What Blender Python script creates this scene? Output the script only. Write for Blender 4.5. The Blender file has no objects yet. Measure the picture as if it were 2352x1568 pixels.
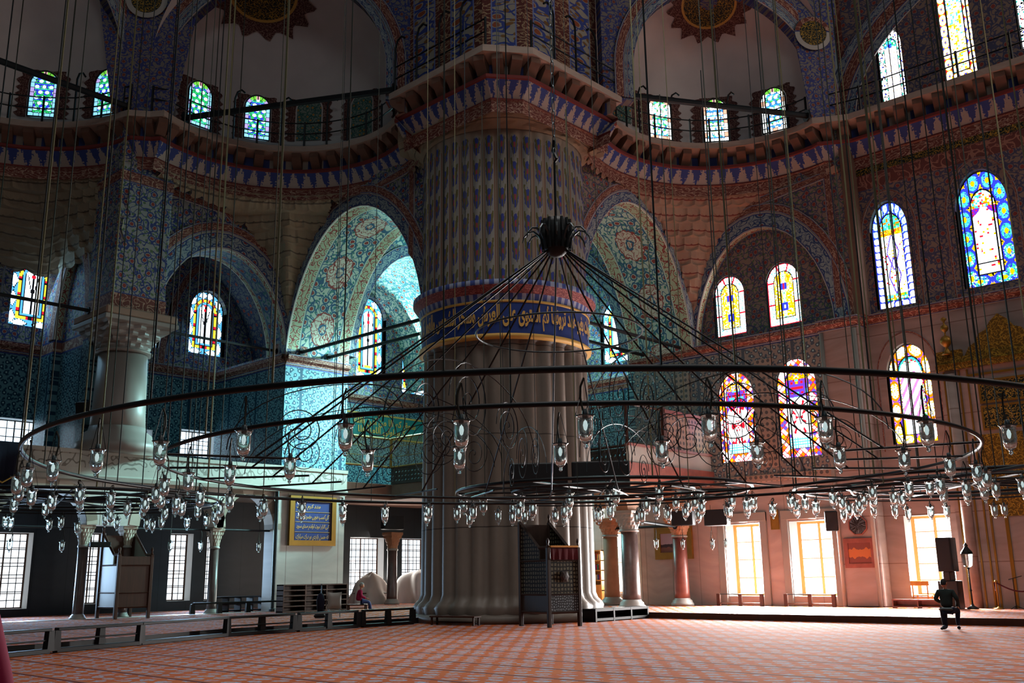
import bpy, math, random
from mathutils import Vector, Matrix, geometry
from math import sin, cos, pi, radians as rad, hypot, atan2, sqrt
random.seed(7)
SC = bpy.context.scene
COL = SC.collection

# ------------------------------------------------------------------ colours and materials
def lin(h):
    h = h.lstrip('#')
    o = []
    for i in (0, 2, 4):
        c = int(h[i:i+2], 16)/255
        o.append(c/12.92 if c <= .04045 else ((c+.055)/1.055)**2.4)
    return (*o, 1.0)

class G:
    """small node-graph writer for one material"""
    def __init__(s, name, rough=.8, metal=0., spec=.3):
        s.m = bpy.data.materials.new(name); s.m.use_nodes = True
        s.t = s.m.node_tree; s.N = s.t.nodes; s.L = s.t.links
        s.b = s.N['Principled BSDF']
        s.b.inputs['Roughness'].default_value = rough
        s.b.inputs['Metallic'].default_value = metal
        s.b.inputs['Specular IOR Level'].default_value = spec
        s._uv = None
    def put(s, sock, v):
        if isinstance(v, bpy.types.NodeSocket): s.L.new(v, sock)
        elif v is not None: sock.default_value = v
    def uv(s):
        if s._uv is None: s._uv = s.N.new('ShaderNodeUVMap').outputs[0]
        return s._uv
    def obj(s):
        return s.N.new('ShaderNodeTexCoord').outputs['Object']
    def mapv(s, v, sc=(1, 1, 1), lo=(0, 0, 0), ro=0.):
        n = s.N.new('ShaderNodeMapping'); s.put(n.inputs[0], v)
        n.inputs['Scale'].default_value = sc; n.inputs['Location'].default_value = lo
        n.inputs['Rotation'].default_value = (0, 0, ro); return n.outputs[0]
    def xy(s, v):
        n = s.N.new('ShaderNodeSeparateXYZ'); s.put(n.inputs[0], v); return n.outputs[0], n.outputs[1]
    def comb(s, x, y, z=0.):
        n = s.N.new('ShaderNodeCombineXYZ'); s.put(n.inputs[0], x); s.put(n.inputs[1], y); s.put(n.inputs[2], z); return n.outputs[0]
    def ma(s, op, a, b=None, c=None):
        n = s.N.new('ShaderNodeMath'); n.operation = op
        s.put(n.inputs[0], a); s.put(n.inputs[1], b)
        if c is not None: s.put(n.inputs[2], c)
        return n.outputs[0]
    def vadd(s, a, b):
        n = s.N.new('ShaderNodeVectorMath'); n.operation = 'ADD'; s.put(n.inputs[0], a); s.put(n.inputs[1], b); return n.outputs[0]
    def noise(s, v, sc, det=2., col=False):
        n = s.N.new('ShaderNodeTexNoise'); n.noise_dimensions = '3D'; s.put(n.inputs['Vector'], v)
        n.inputs['Scale'].default_value = sc; n.inputs['Detail'].default_value = det
        return n.outputs['Color' if col else 'Fac']
    def vor(s, v, sc, rnd=1., feat='F1', out='Distance'):
        n = s.N.new('ShaderNodeTexVoronoi'); n.voronoi_dimensions = '2D'; n.feature = feat; s.put(n.inputs['Vector'], v)
        n.inputs['Scale'].default_value = sc; n.inputs['Randomness'].default_value = rnd
        return n.outputs[out]
    def lt(s, a, b): return s.ma('LESS_THAN', a, b)
    def gt(s, a, b): return s.ma('GREATER_THAN', a, b)
    def mix(s, f, a, b):
        n = s.N.new('ShaderNodeMix'); n.data_type = 'RGBA'
        s.put(n.inputs[0], f); s.put(n.inputs[6], a); s.put(n.inputs[7], b); return n.outputs[2]
    def band(s, x, lo, hi): return s.ma('MULTIPLY', s.gt(x, lo), s.lt(x, hi))
    def warp(s, v, sc, amt):
        n = s.noise(v, sc, 1., True)
        k = s.N.new('ShaderNodeVectorMath'); k.operation = 'MULTIPLY_ADD'
        s.put(k.inputs[0], n); k.inputs[1].default_value = (amt, amt, 0)
        s.put(k.inputs[2], s.vadd(v, (-amt/2, -amt/2, 0))); return k.outputs[0]
    def base(s, c): s.put(s.b.inputs['Base Color'], c)
    def bump(s, h, st=.5, d=.05):
        n = s.N.new('ShaderNodeBump'); s.put(n.inputs['Height'], h)
        n.inputs['Strength'].default_value = st; n.inputs['Distance'].default_value = d
        s.L.new(n.outputs[0], s.b.inputs['Normal'])

def plain(name, h, rough=.7, metal=0., spec=.3, var=0.):
    g = G(name, rough, metal, spec); c = lin(h)
    if var:
        n = g.noise(g.obj(), 3., 4.)
        d = tuple(x*(1-var) for x in c[:3])+(1,); e = tuple(min(1, x*(1+var)) for x in c[:3])+(1,)
        g.base(g.mix(n, d, e))
    else: g.base(c)
    return g.m

def floral(g, v, base, blue, red, green=None, k=1.):
    """arabesque: scrolling vines, leaves and red-hearted rosettes"""
    w = g.warp(v, .9*k, .55/k)
    n1 = g.noise(w, 1.5*k, .5)
    vine = g.lt(g.ma('ABSOLUTE', g.ma('SUBTRACT', n1, .5)), .022)
    n2 = g.noise(g.vadd(w, (7.3, 3.1, 0)), 2.3*k, .5)
    vine2 = g.lt(g.ma('ABSOLUTE', g.ma('SUBTRACT', n2, .5)), .03)
    leaf = g.lt(g.vor(w, 3.1*k), .22)
    d = g.vor(g.warp(v, 6*k, .12/k), 1.35*k, .75)
    c = g.mix(g.ma('MAXIMUM', vine, vine2), base, blue)
    c = g.mix(leaf, c, green or blue)
    c = g.mix(g.lt(d, .3), c, blue); c = g.mix(g.lt(d, .2), c, base)
    c = g.mix(g.lt(d, .15), c, red); return c

def scrolls(g, v, base, ink, k=1.):
    w = g.warp(v, 2.2*k, .35/k)
    n = g.noise(w, 4.*k, .3)
    a = g.lt(g.ma('ABSOLUTE', g.ma('SUBTRACT', n, .5)), .035)
    d = g.vor(w, 4.5*k); a = g.ma('MAXIMUM', a, g.band(d, .12, .2))
    return g.mix(a, base, ink)

CREAM = lin('#b9ab96'); BLUE = lin('#313e74'); RED = lin('#8a3a34'); GREEN = lin('#556b4a'); OCH = lin('#a8762f')
MAT = {}
def mk_mats():
    # painted arabesque walls (above z 11.7), frieze, tiles below
    for nm, tile_a, tile_b, cream in (('wall_left_paint', '#5f8a94', '#123c52', '#8e908c'), ('wall_back_paint', '#5f8a94', '#123c52', '#8e908c'), ('wall_right_paint', '#8d8177', '#4b5660', '#8d7a6e')):
        g = G(nm, .75); v = g.uv(); x, z = g.xy(v)
        up = floral(g, v, lin(cream), BLUE if 'right' not in nm else lin('#4a4a66'), RED, GREEN, 1.5)
        q = g.mapv(v, (1, 1, 1), ro=.785)
        d = g.vor(q, 3.2, 0.)
        e = g.vor(g.warp(v, 5., .2), 5.5, 1.)
        til = g.mix(g.lt(e, .28), lin(tile_a), lin(tile_b))
        til = g.mix(g.lt(d, .3), til, lin(tile_b)); til = g.mix(g.lt(d, .12), til, lin('#9fc4c4'))
        gx = g.ma('ABSOLUTE', g.ma('SUBTRACT', g.ma('FRACT', g.ma('MULTIPLY', x, .42)), .5))
        til = g.mix(g.gt(gx, .47), til, lin(tile_b))
        lo = scrolls(g, v, lin('#7c5348'), lin('#b29a86'), .8)
        c = g.mix(g.gt(z, 11.25), til, lo); c = g.mix(g.gt(z, 11.75), c, up)
        c = g.mix(g.band(z, 11.2, 11.27), c, BLUE); c = g.mix(g.band(z, 11.7, 11.78), c, BLUE)
        # below the gallery floor: veined marble; on the back wall the aisle's shade is put into the colour
        mb = g.noise(g.mapv(g.warp(v, .5, 1.5), (.25, 1.1, 1), ro=.5), 2.2, 6.)
        seam = g.gt(g.ma('ABSOLUTE', g.ma('SUBTRACT', g.ma('FRACT', g.ma('MULTIPLY', x, .7)), .5)), .49)
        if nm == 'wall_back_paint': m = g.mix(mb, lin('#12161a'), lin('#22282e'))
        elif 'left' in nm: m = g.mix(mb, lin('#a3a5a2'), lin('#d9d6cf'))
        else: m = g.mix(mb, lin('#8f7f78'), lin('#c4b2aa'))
        m = g.mix(seam, m, lin('#0c0f12' if 'back' in nm else '#857a72'))  # back wall seams darkened with the same painted shade
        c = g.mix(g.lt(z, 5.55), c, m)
        g.base(c); g.put(g.b.inputs['Roughness'], g.mix(g.lt(z, 11.2), (.75,)*3+(1,), (.35,)*3+(1,))); MAT[nm] = g.m
    # qibla wall: veined pink marble up to 11.3, paint above
    g = G('qibla_wall_paint', .6); v = g.uv(); x, z = g.xy(v)
    mb = g.noise(g.mapv(g.warp(v, .4, 1.2), (.3, 1.4, 1), ro=-.2), 2., 6.)
    m = g.mix(mb, lin('#7d6c66'), lin('#b3a099'))
    cz = g.gt(g.ma('ABSOLUTE', g.ma('SUBTRACT', g.ma('FRACT', g.ma('MULTIPLY', z, .55)), .5)), .49)
    m = g.mix(cz, m, lin('#7b625a'))
    up = floral(g, v, lin('#8a7568'), lin('#4a4963'), RED, None, 1.5)
    fr = scrolls(g, v, lin('#6b3b36'), lin('#a0705f'), .8)
    c = g.mix(g.gt(z, 11.35), m, up)
    fb = g.ma('MAXIMUM', g.band(z, 11.35, 11.75), g.ma('MAXIMUM', g.band(z, 17.2, 17.85), g.band(z, 18.85, 19.5)))
    c = g.mix(fb, c, fr)
    fx = g.lt(x, -15.75); c = g.mix(g.ma('MULTIPLY', fx, g.gt(z, 11.4)), c, fr)
    g.base(c); MAT['qibla'] = g.m
    # soffits: paint over cream, medallions along the length (uv.x = arc length, uv.y = depth)
    for nm, base, bl, W_ in (('soffit_bay', '#b3c4b4', '#2a5a78', 3.6), ('soffit_gallery', '#7f8f96', '#2f4f7d', 1.6)):
        g = G(nm, .7); v = g.uv(); x, y = g.xy(v)
        c = floral(g, v, lin(base), lin(bl), RED, lin('#3f7a72'), 1.1)
        # medallions
        u = g.ma('SUBTRACT', g.ma('FRACT', g.ma('MULTIPLY', x, 1/2.9)), .5)
        r = g.ma('SQRT', g.ma('ADD', g.ma('POWER', g.ma('MULTIPLY', u, 2.9*.8), 2.), g.ma('POWER', g.ma('SUBTRACT', y, W_/2), 2.)))
        r = g.ma('ADD', r, g.ma('MULTIPLY', g.ma('SUBTRACT', g.noise(v, 4.5, 1.), .5), .28))
        if W_ > 2:
            md = scrolls(g, v, lin('#c9c8b6'), RED, 1.1)
            c = g.mix(g.lt(r, .68), c, md); c = g.mix(g.band(r, .62, .68), c, RED); c = g.mix(g.band(r, .14, .22), c, lin(bl))
        e = g.ma('MINIMUM', y, g.ma('SUBTRACT', W_, y))
        k = .62 if W_ > 2 else .3
        bd = g.vor(v, 1.75, .15); b2 = scrolls(g, v, lin('#a9b494'), RED, .9)
        b2 = g.mix(g.band(bd, .24, .3), b2, RED); b2 = g.mix(g.lt(bd, .24), b2, lin('#b9c4a2')); b2 = g.mix(g.band(bd, .08, .14), b2, lin('#47695f'))
        c = g.mix(g.lt(e, k), c, b2)
        c = g.mix(g.band(e, k, k+.07), c, lin(base)); c = g.mix(g.band(e, k+.07, k+.11), c, lin(bl)); c = g.mix(g.lt(e, .05), c, lin('#e4e2d6'))
        g.base(c); MAT[nm] = g.m
    # frieze bands, uv.y in 0..1 across the band
    for nm, a, b in (('frieze_red', '#6e3c34', '#b08d78'), ('frieze_pale', '#8f9a9c', '#31466f')):
        g = G(nm, .75); v = g.uv(); x, y = g.xy(v)
        if nm == 'frieze_red': c = scrolls(g, v, lin(a), lin(b), 1.)
        else:
            d = g.vor(g.comb(g.ma('MULTIPLY', x, 1.), g.ma('MULTIPLY', y, .8)), 1.5, .2)
            c = scrolls(g, v, lin(a), lin(b), 1.)
            c = g.mix(g.band(d, .2, .3), c, lin(b)); c = g.mix(g.lt(d, .12), c, RED)
        e = g.ma('MINIMUM', y, g.ma('SUBTRACT', 1., y))
        c = g.mix(g.lt(e, .06), c, lin('#a9a6a0')); c = g.mix(g.band(e, .06, .12), c, BLUE)
        g.base(c); MAT[nm] = g.m
    # muqarnas stone
    for nm, a, b, ln in (('muqarnas_left', '#7f7461', '#a09078', '#5f5548'), ('muqarnas_right', '#866f60', '#ad9380', '#73403a')):
        g = G(nm, .85); v = g.uv(); n = g.noise(g.obj(), 1.3, 4.)
        c = g.mix(n, lin(a), lin(b)); x, y = g.xy(v)
        e = g.ma('ABSOLUTE', g.ma('SUBTRACT', g.ma('FRACT', y), .5))
        c = g.mix(g.gt(e, .455), c, lin(ln)); g.base(c); MAT[nm] = g.m
    g = G('dome_plaster', .9); n = g.noise(g.obj(), .7, 5.); g.base(g.mix(n, lin('#b0a9a7'), lin('#d6cdc8'))); MAT['plaster'] = g.m
    # painted halo round the semi-dome windows: uv.y 0..1 from window edge to spiky rim
    g = G('window_halo', .85); v = g.uv(); g.base(scrolls(g, v, lin('#4d2b29'), lin('#8a6a60'), 2.2)); MAT['halo'] = g.m
    g = G('blind_window', .85); v = g.uv(); g.base(floral(g, v, lin('#7a857b'), lin('#2f5a52'), OCH, None, 2.2)); MAT['blind'] = g.m
    # cornice paint: uv.x along, uv.y = profile zone 0..n
    g = G('cornice_paint', .8); v = g.uv(); x, y = g.xy(v)
    tri = g.ma('ABSOLUTE', g.ma('SUBTRACT', g.ma('FRACT', g.ma('MULTIPLY', x, 1.9)), .5))
    tr2 = g.ma('ABSOLUTE', g.ma('SUBTRACT', g.ma('FRACT', g.ma('MULTIPLY', x, 9.5)), .5)); tri = g.ma('ADD', tri, g.ma('MULTIPLY', tr2, .22))
    fy = g.ma('FRACT', y)
    nz = g.ma('MULTIPLY', g.ma('SUBTRACT', g.noise(v, 9., 2.), .5), .9)
    leaf = g.lt(g.ma('ADD', g.ma('MULTIPLY', tri, 1.5), nz), g.ma('SUBTRACT', .72, g.ma('MULTIPLY', fy, .55)))
    lf = g.mix(leaf, lin('#a39a92'), lin('#33437f'))
    sc = scrolls(g, v, lin('#6b3a33'), lin('#a98d7b'), 1.)
    st = g.mix(g.noise(v, 2., 3.), lin('#9b8b80'), lin('#b8a79a'))
    bl = g.mix(g.lt(g.ma('ABSOLUTE', g.ma('SUBTRACT', g.ma('FRACT', g.ma('MULTIPLY', x, 1.6)), .5)), .3), st, lin('#404c85'))
    c = g.mix(g.gt(y, 1.), bl, st); c = g.mix(g.gt(y, 2.), c, bl); c = g.mix(g.gt(y, 3.), c, st); c = g.mix(g.gt(y, 4.), c, lin('#702f2d'))
    c = g.mix(g.gt(y, 5.), c, lf); c = g.mix(g.gt(y, 6.), c, lin('#702f2d')); c = g.mix(g.gt(y, 7.), c, sc)
    g.base(c); MAT['cornice'] = g.m
    g = G('corbel_paint', .85); g.base(g.mix(g.noise(g.obj(), 2., 3.), lin('#604539'), lin('#7b5d4f'))); MAT['corbel'] = g.m
    g = G('bay_paint', .75); v = g.uv(); g.base(floral(g, v, lin('#aebfb0'), lin('#33677c'), RED, lin('#3f7a72'), 1.2)); MAT['baypaint'] = g.m
    g = G('vault_paint', .8); v = g.uv(); g.base(floral(g, v, lin('#5c666c'), lin('#26375c'), RED, None, 1.3)); MAT['vaultpaint'] = g.m
    # spandrels above the cornice
    g = G('spandrel_paint', .8); v = g.uv(); g.base(floral(g, v, lin('#77726f'), lin('#37407a'), lin('#7a4038'), None, 1.7)); MAT['spandrel'] = g.m
    g = G('pier_top_paint', .8); v = g.uv(); x, y = g.xy(v)
    c = floral(g, v, lin('#9a9488'), lin('#36468c'), lin('#8f4a2e'), lin('#7c5a33'), 1.1)
    fx = g.ma('FRACT', x); e = g.ma('MINIMUM', fx, g.ma('SUBTRACT', 1., fx))
    c = g.mix(g.lt(e, .2), c, scrolls(g, v, lin('#5d2f2a'), lin('#a58a6c'), 1.3)); c = g.mix(g.band(e, .2, .23), c, lin('#6f7fb4'))
    g.base(c); MAT['piertop'] = g.m
    # pier drums: uv.x counts flutes, uv.y height in metres
    g = G('pier_painted_flutes', .75); v = g.uv(); x, y = g.xy(v)
    fx = g.ma('SUBTRACT', g.ma('FRACT', x), .5); ax = g.ma('ABSOLUTE', fx)
    fy = g.ma('SUBTRACT', g.ma('FRACT', g.ma('MULTIPLY', y, .95)), .5)
    nz = g.ma('MULTIPLY', g.ma('SUBTRACT', g.noise(g.comb(g.ma('MULTIPLY', x, 3.), g.ma('MULTIPLY', y, 4.)), 1.4, 2.), .5), .22)
    r = g.ma('ADD', g.ma('SQRT', g.ma('ADD', g.ma('POWER', g.ma('MULTIPLY', fx, 1.0), 2.), g.ma('POWER', g.ma('MULTIPLY', fy, .75), 2.))), nz)
    c = g.mix(g.lt(r, .27), lin('#83837f'), lin('#333f86')); c = g.mix(g.lt(r, .08), c, lin('#8c3c4a'))
    q = g.ma('ABSOLUTE', g.ma('SUBTRACT', ax, g.ma('ADD', .14, g.ma('MULTIPLY', fy, .3))))
    lf = g.ma('MULTIPLY', g.lt(g.ma('ADD', q, nz), .075), g.ma('MULTIPLY', g.gt(ax, .07), g.lt(ax, .31)))
    c = g.mix(lf, c, lin('#5d5a34'))
    c = g.mix(g.gt(ax, .35), c, lin('#8b7d6c')); c = g.mix(g.gt(ax, .39), c, lin('#6d3733')); c = g.mix(g.gt(ax, .425), c, lin('#8b7d6c'))
    tp = g.gt(g.ma('SUBTRACT', y, 17.45), g.ma('MULTIPLY', g.ma('SUBTRACT', 1., g.ma('POWER', g.ma('MULTIPLY', ax, 2.1), 2.)), .35)); c = g.mix(tp, c, lin('#8d7f70'))
    g.base(c); MAT['flutes'] = g.m
    g = G('pier_marble', .5, 0, .3); v = g.uv(); n = g.noise(g.mapv(g.obj(), (1, 1, .25)), .9, 6.)
    n2 = g.noise(g.obj(), 5., 4.)
    x, y = g.xy(v); j = g.gt(g.ma('ABSOLUTE', g.ma('SUBTRACT', g.ma('FRACT', g.ma('MULTIPLY', y, .31)), .5)), .494)
    c = g.mix(n, lin('#4f4842'), lin('#80766c')); c = g.mix(g.ma('MULTIPLY', n2, .3), c, lin('#463e37')); c = g.mix(j, c, lin('#39332e'))
    g.base(c); MAT['piermarble'] = g.m
    MAT['band_blue'] = plain('inscription_blue', '#1a3274', .6, var=.15)
    g = G('band_paint', .75); v = g.uv(); x, y = g.xy(v)
    tri = g.ma('ABSOLUTE', g.ma('SUBTRACT', g.ma('FRACT', g.ma('MULTIPLY', x, 3.)), .5))
    z1 = g.mix(g.lt(tri, .26), lin('#8d96ad'), lin('#3a4a86'))
    c = g.mix(g.gt(y, 1.), z1, scrolls(g, v, lin('#6d3438'), lin('#a86a62'), 1.5)); c = g.mix(g.gt(y, 2.), c, z1)
    g.base(c); MAT['bandpaint'] = g.m
    MAT['gold'] = plain('gilt', '#8a651f', .42, .6, .5, .2)
    MAT['goldpaint'] = plain('gold_paint', '#c39a4a', .6, .1, .4)
    MAT['bronze'] = plain('old_gilt', '#8a6420', .45, .5, .5, .3)
    # marble
    g = G('carved_marble', .5, 0, .5); v = g.uv(); n = g.noise(g.obj(), 1.2, 5.); c = g.mix(n, lin('#8a8880'), lin('#b3b0a5'))
    x, y = g.xy(v)
    w = g.warp(v, 2., .3); a = g.ma('ABSOLUTE', g.ma('SUBTRACT', g.noise(w, 3.4, .2), .5))
    band = g.band(y, .38, .86); ink = g.ma('MULTIPLY', g.lt(a, .05), band)
    g.base(g.mix(ink, c, lin('#6c675e'))); g.bump(g.ma('MULTIPLY', g.gt(a, .05), band), .8, .06); MAT['carved'] = g.m
    g = G('grey_marble', .45, 0, .5); n = g.noise(g.mapv(g.obj(), (1, 1, .4)), 1.1, 6.); g.base(g.mix(n, lin('#76736e'), lin('#a09c95'))); MAT['marble'] = g.m
    g = G('dark_porphyry', .35, 0, .5); n = g.noise(g.obj(), 6., 6.); g.base(g.mix(n, lin('#3a2f2e'), lin('#6a5651'))); MAT['porphyry'] = g.m
    g = G('red_marble', .35, 0, .5); n = g.noise(g.obj(), 4., 6.); g.base(g.mix(n, lin('#5e2a24'), lin('#96584a'))); MAT['redmarble'] = g.m
    g = G('sandstone', .6); n = g.noise(g.obj(), 3., 5.); g.base(g.mix(n, lin('#8d6247'), lin('#b98a68'))); MAT['sandstone'] = g.m
    g = G('voussoirs', .7); v = g.uv(); x, y = g.xy(v); n = g.noise(g.obj(), 2., 4.)
    k = g.gt(g.ma('FRACT', g.ma('MULTIPLY', x, 1.1)), .5); g.base(g.mix(k, g.mix(n, lin('#c9c0b0'), lin('#a9a092')), lin('#8a7f70'))); MAT['voussoir'] = g.m
    # carpet
    g = G('carpet', .95, 0, .05); v = g.obj(); x, y = g.xy(v)
    wv = g.warp(v, 3.5, .16); wx, wy = g.xy(wv)
    row = g.ma('FRACT', g.ma('MULTIPLY', y, 1/1.22)); rc = g.ma('FLOOR', g.ma('MULTIPLY', y, 1/1.22))
    cx = g.ma('FRACT', g.ma('ADD', g.ma('MULTIPLY', wx, 1/.5), g.ma('MULTIPLY', g.ma('FLOOR', g.ma('MULTIPLY', wy, 1/.3)), .5)))
    cy = g.ma('FRACT', g.ma('MULTIPLY', wy, 1/.3))
    r = g.ma('SQRT', g.ma('ADD', g.ma('POWER', g.ma('MULTIPLY', g.ma('SUBTRACT', cx, .5), 1.25), 2.), g.ma('POWER', g.ma('SUBTRACT', cy, .5), 2.)))
    n = g.noise(v, 14., 3.); n3 = g.noise(v, 2.2, 3.); r = g.ma('ADD', r, g.ma('ADD', g.ma('MULTIPLY', g.ma('SUBTRACT', n, .5), .6), g.ma('MULTIPLY', g.ma('SUBTRACT', n3, .5), .55)))
    big = g.noise(v, .55, 2.)
    red = g.mix(big, lin('#8f3b12'), lin('#b9652a'))
    c = g.mix(g.lt(r, .36), red, lin('#8f94a6')); c = g.mix(g.lt(r, .13), c, lin('#b0703f'))
    pan = g.ma('ABSOLUTE', g.ma('SUBTRACT', g.ma('FRACT', g.ma('MULTIPLY', x, 1/1.36)), .5))
    c = g.mix(g.ma('MULTIPLY', g.gt(pan, .42), .55), c, lin('#a84c26'))
    c = g.mix(g.lt(row, .09), c, lin('#5e2416')); c = g.mix(g.band(row, .09, .13), c, lin('#a06a50'))
    g.base(c); g.b.inputs['Sheen Weight'].default_value = .0; g.b.inputs['Sheen Roughness'].default_value = .4; MAT['carpet'] = g.m
    # timber and metal
    def wood(nm, a, b, ro=.5):
        g = G(nm, ro); n = g.noise(g.mapv(g.obj(), (9, 9, .9)), 1.6, 5.); g.base(g.mix(n, lin(a), lin(b))); MAT[nm] = g.m
    wood('dark_wood', '#1d1512', '#3a2a22'); wood('walnut', '#28140c', '#4a2818'); wood('pale_walnut', '#4a2a18', '#74452a'); wood('brown_wood', '#2e1a10', '#573a29'); wood('honey_wood', '#a86a24', '#d29a4c'); wood('black_wood', '#050506', '#0e0c0d')
    MAT['iron'] = plain('black_iron', '#14181b', .45, .6, .5, .2); MAT['iron2'] = plain('grey_iron', '#3a4346', .45, .6, .5, .2)
    MAT['rod'] = plain('tie_rod_iron', '#20262a', .5, .4); MAT['black'] = plain('speaker_black', '#0b0d10', .55); MAT['grille'] = plain('speaker_grille', '#15181b', .8)
    MAT['cable'] = plain('steel_cable', '#34362f', .6, .3); MAT['cable_dark'] = plain('dark_cable', '#1c2022', .6, .2); MAT['cable_gold'] = plain('twisted_cable', '#6a6448', .5, .4)
    MAT['white'] = plain('white_paint', '#c8c8c6', .7); MAT['teal'] = plain('teal_panel', '#12706c', .55, var=.2)
    MAT['tarp'] = plain('canvas_tarp', '#b3aaa2', .85, var=.12); MAT['paper'] = plain('paper', '#d8cfbf', .8)
    # mother-of-pearl inlay lattice
    g = G('pearl_inlay', .65, 0, .12); v = g.uv(); d = g.vor(v, 8., .2); e = g.vor(v, 8., .2, 'DISTANCE_TO_EDGE')
    c = g.mix(g.gt(e, .2), lin('#15110d'), lin('#646453')); c = g.mix(g.lt(d, .12), c, lin('#4a4034')); g.base(c); MAT['pearl'] = g.m
    g = G('dark_inlay', .6, 0, .15); v = g.uv(); e = g.vor(v, 12., .6, 'DISTANCE_TO_EDGE'); g.base(g.mix(g.gt(e, .2), lin('#1c1a1c'), lin('#6f7a80'))); MAT['inlay2'] = g.m
    g = G('green_gold_panel', .5); v = g.uv(); g.base(scrolls(g, v, lin('#101c18'), lin('#a9862f'), 2.2)); MAT['greengold'] = g.m
    g = G('gilt_relief', .45, .45, .5); v = g.uv(); c = scrolls(g, v, lin('#6b4f17'), lin('#b8902f'), 1.8); g.base(c); MAT['giltrelief'] = g.m
    g = G('pierced_tile', .6); v = g.uv(); d = g.vor(v, 4., 0.); g.base(g.mix(g.lt(d, .3), lin('#9a8375'), lin('#54504f'))); MAT['piercedtile'] = g.m
    # stained glass: glass colours live in the pane mesh, lit from outside
    g = G('stained_glass', .5); a = g.N.new('ShaderNodeAttribute'); a.attribute_name = 'glass'
    g.base((0, 0, 0, 1)); g.L.new(a.outputs['Color'], g.b.inputs['Emission Color']); g.b.inputs['Emission Strength'].default_value = 1.6
    g.m.cycles.emission_sampling = 'NONE'; MAT['stained'] = g.m
    for nm, col, st in (('daylight_white', (1, .97, .93, 1), 5.), ('daylight_blue', (.62, .82, 1, 1), 3.2), ('daylight_grey', (.85, .93, 1, 1), 2.2)):
        g = G(nm); g.base((0, 0, 0, 1)); g.b.inputs['Emission Color'].default_value = col; g.b.inputs['Emission Strength'].default_value = st; MAT[nm] = g.m
    g = G('lamp_glass', .03, 0, .5); g.b.inputs['Transmission Weight'].default_value = .92; g.b.inputs['IOR'].default_value = 1.42
    g.base(lin('#eaf4f4')); MAT['glass'] = g.m
    g = G('bulb_sparkle', .3); g.base((1, 1, 1, 1)); g.b.inputs['Emission Color'].default_value = (.85, 1, 1, 1); g.b.inputs['Emission Strength'].default_value = .8; g.m.cycles.emission_sampling = 'NONE'; MAT['bulb'] = g.m  # unlit bulbs given a faint glow, imitating window light sparkling in the glass
    # cloth and skin
    MAT['magenta'] = plain('magenta_wool', '#8f0f3f', .9, var=.15); MAT['darkcloth'] = plain('dark_jacket', '#12201f', .9, var=.2); MAT['jeans'] = plain('dark_trousers', '#141b2c', .9, var=.2)
    MAT['skin'] = plain('skin', '#b98367', .6); MAT['greyhair'] = plain('grey_hair', '#8f8d8a', .8, var=.25); MAT['blackhair'] = plain('black_hair', '#0f0e0f', .7)
    MAT['maroon'] = plain('maroon_velvet', '#4a1018', .9, var=.25); MAT['banner'] = plain('navy_velvet', '#0b0d22', .9, var=.2)
    for i, h in enumerate(('#a31a3c', '#2f6b4a', '#8f2f2a', '#c79a4e', '#b3a58a', '#3a4a7a')): MAT['book%d' % i] = plain('book_cloth_%d' % i, h, .8)
mk_mats()

# ------------------------------------------------------------------ mesh helpers
def mesh(name, V, F, mat=None, parent=None, uv=None, smooth=False, mats=None, fm=None, loc=None):
    me = bpy.data.meshes.new(name)
    me.from_pydata([tuple(v) for v in V], [], F)
    if uv is not None:
        l = me.uv_layers.new(name='UVMap'); k = [c for lp in me.loops for c in uv[lp.vertex_index]]
        l.data.foreach_set('uv', k)
    if mats:
        for m in mats: me.materials.append(m)
        me.polygons.foreach_set('material_index', fm)
    elif mat: me.materials.append(MAT[mat] if isinstance(mat, str) else mat)
    if smooth: me.polygons.foreach_set('use_smooth', [True]*len(me.polygons))
    me.update()
    o = bpy.data.objects.new(name, me); COL.objects.link(o)
    if parent is not None:
        o.parent = parent
    if loc is not None: o.location = loc
    return o

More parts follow.
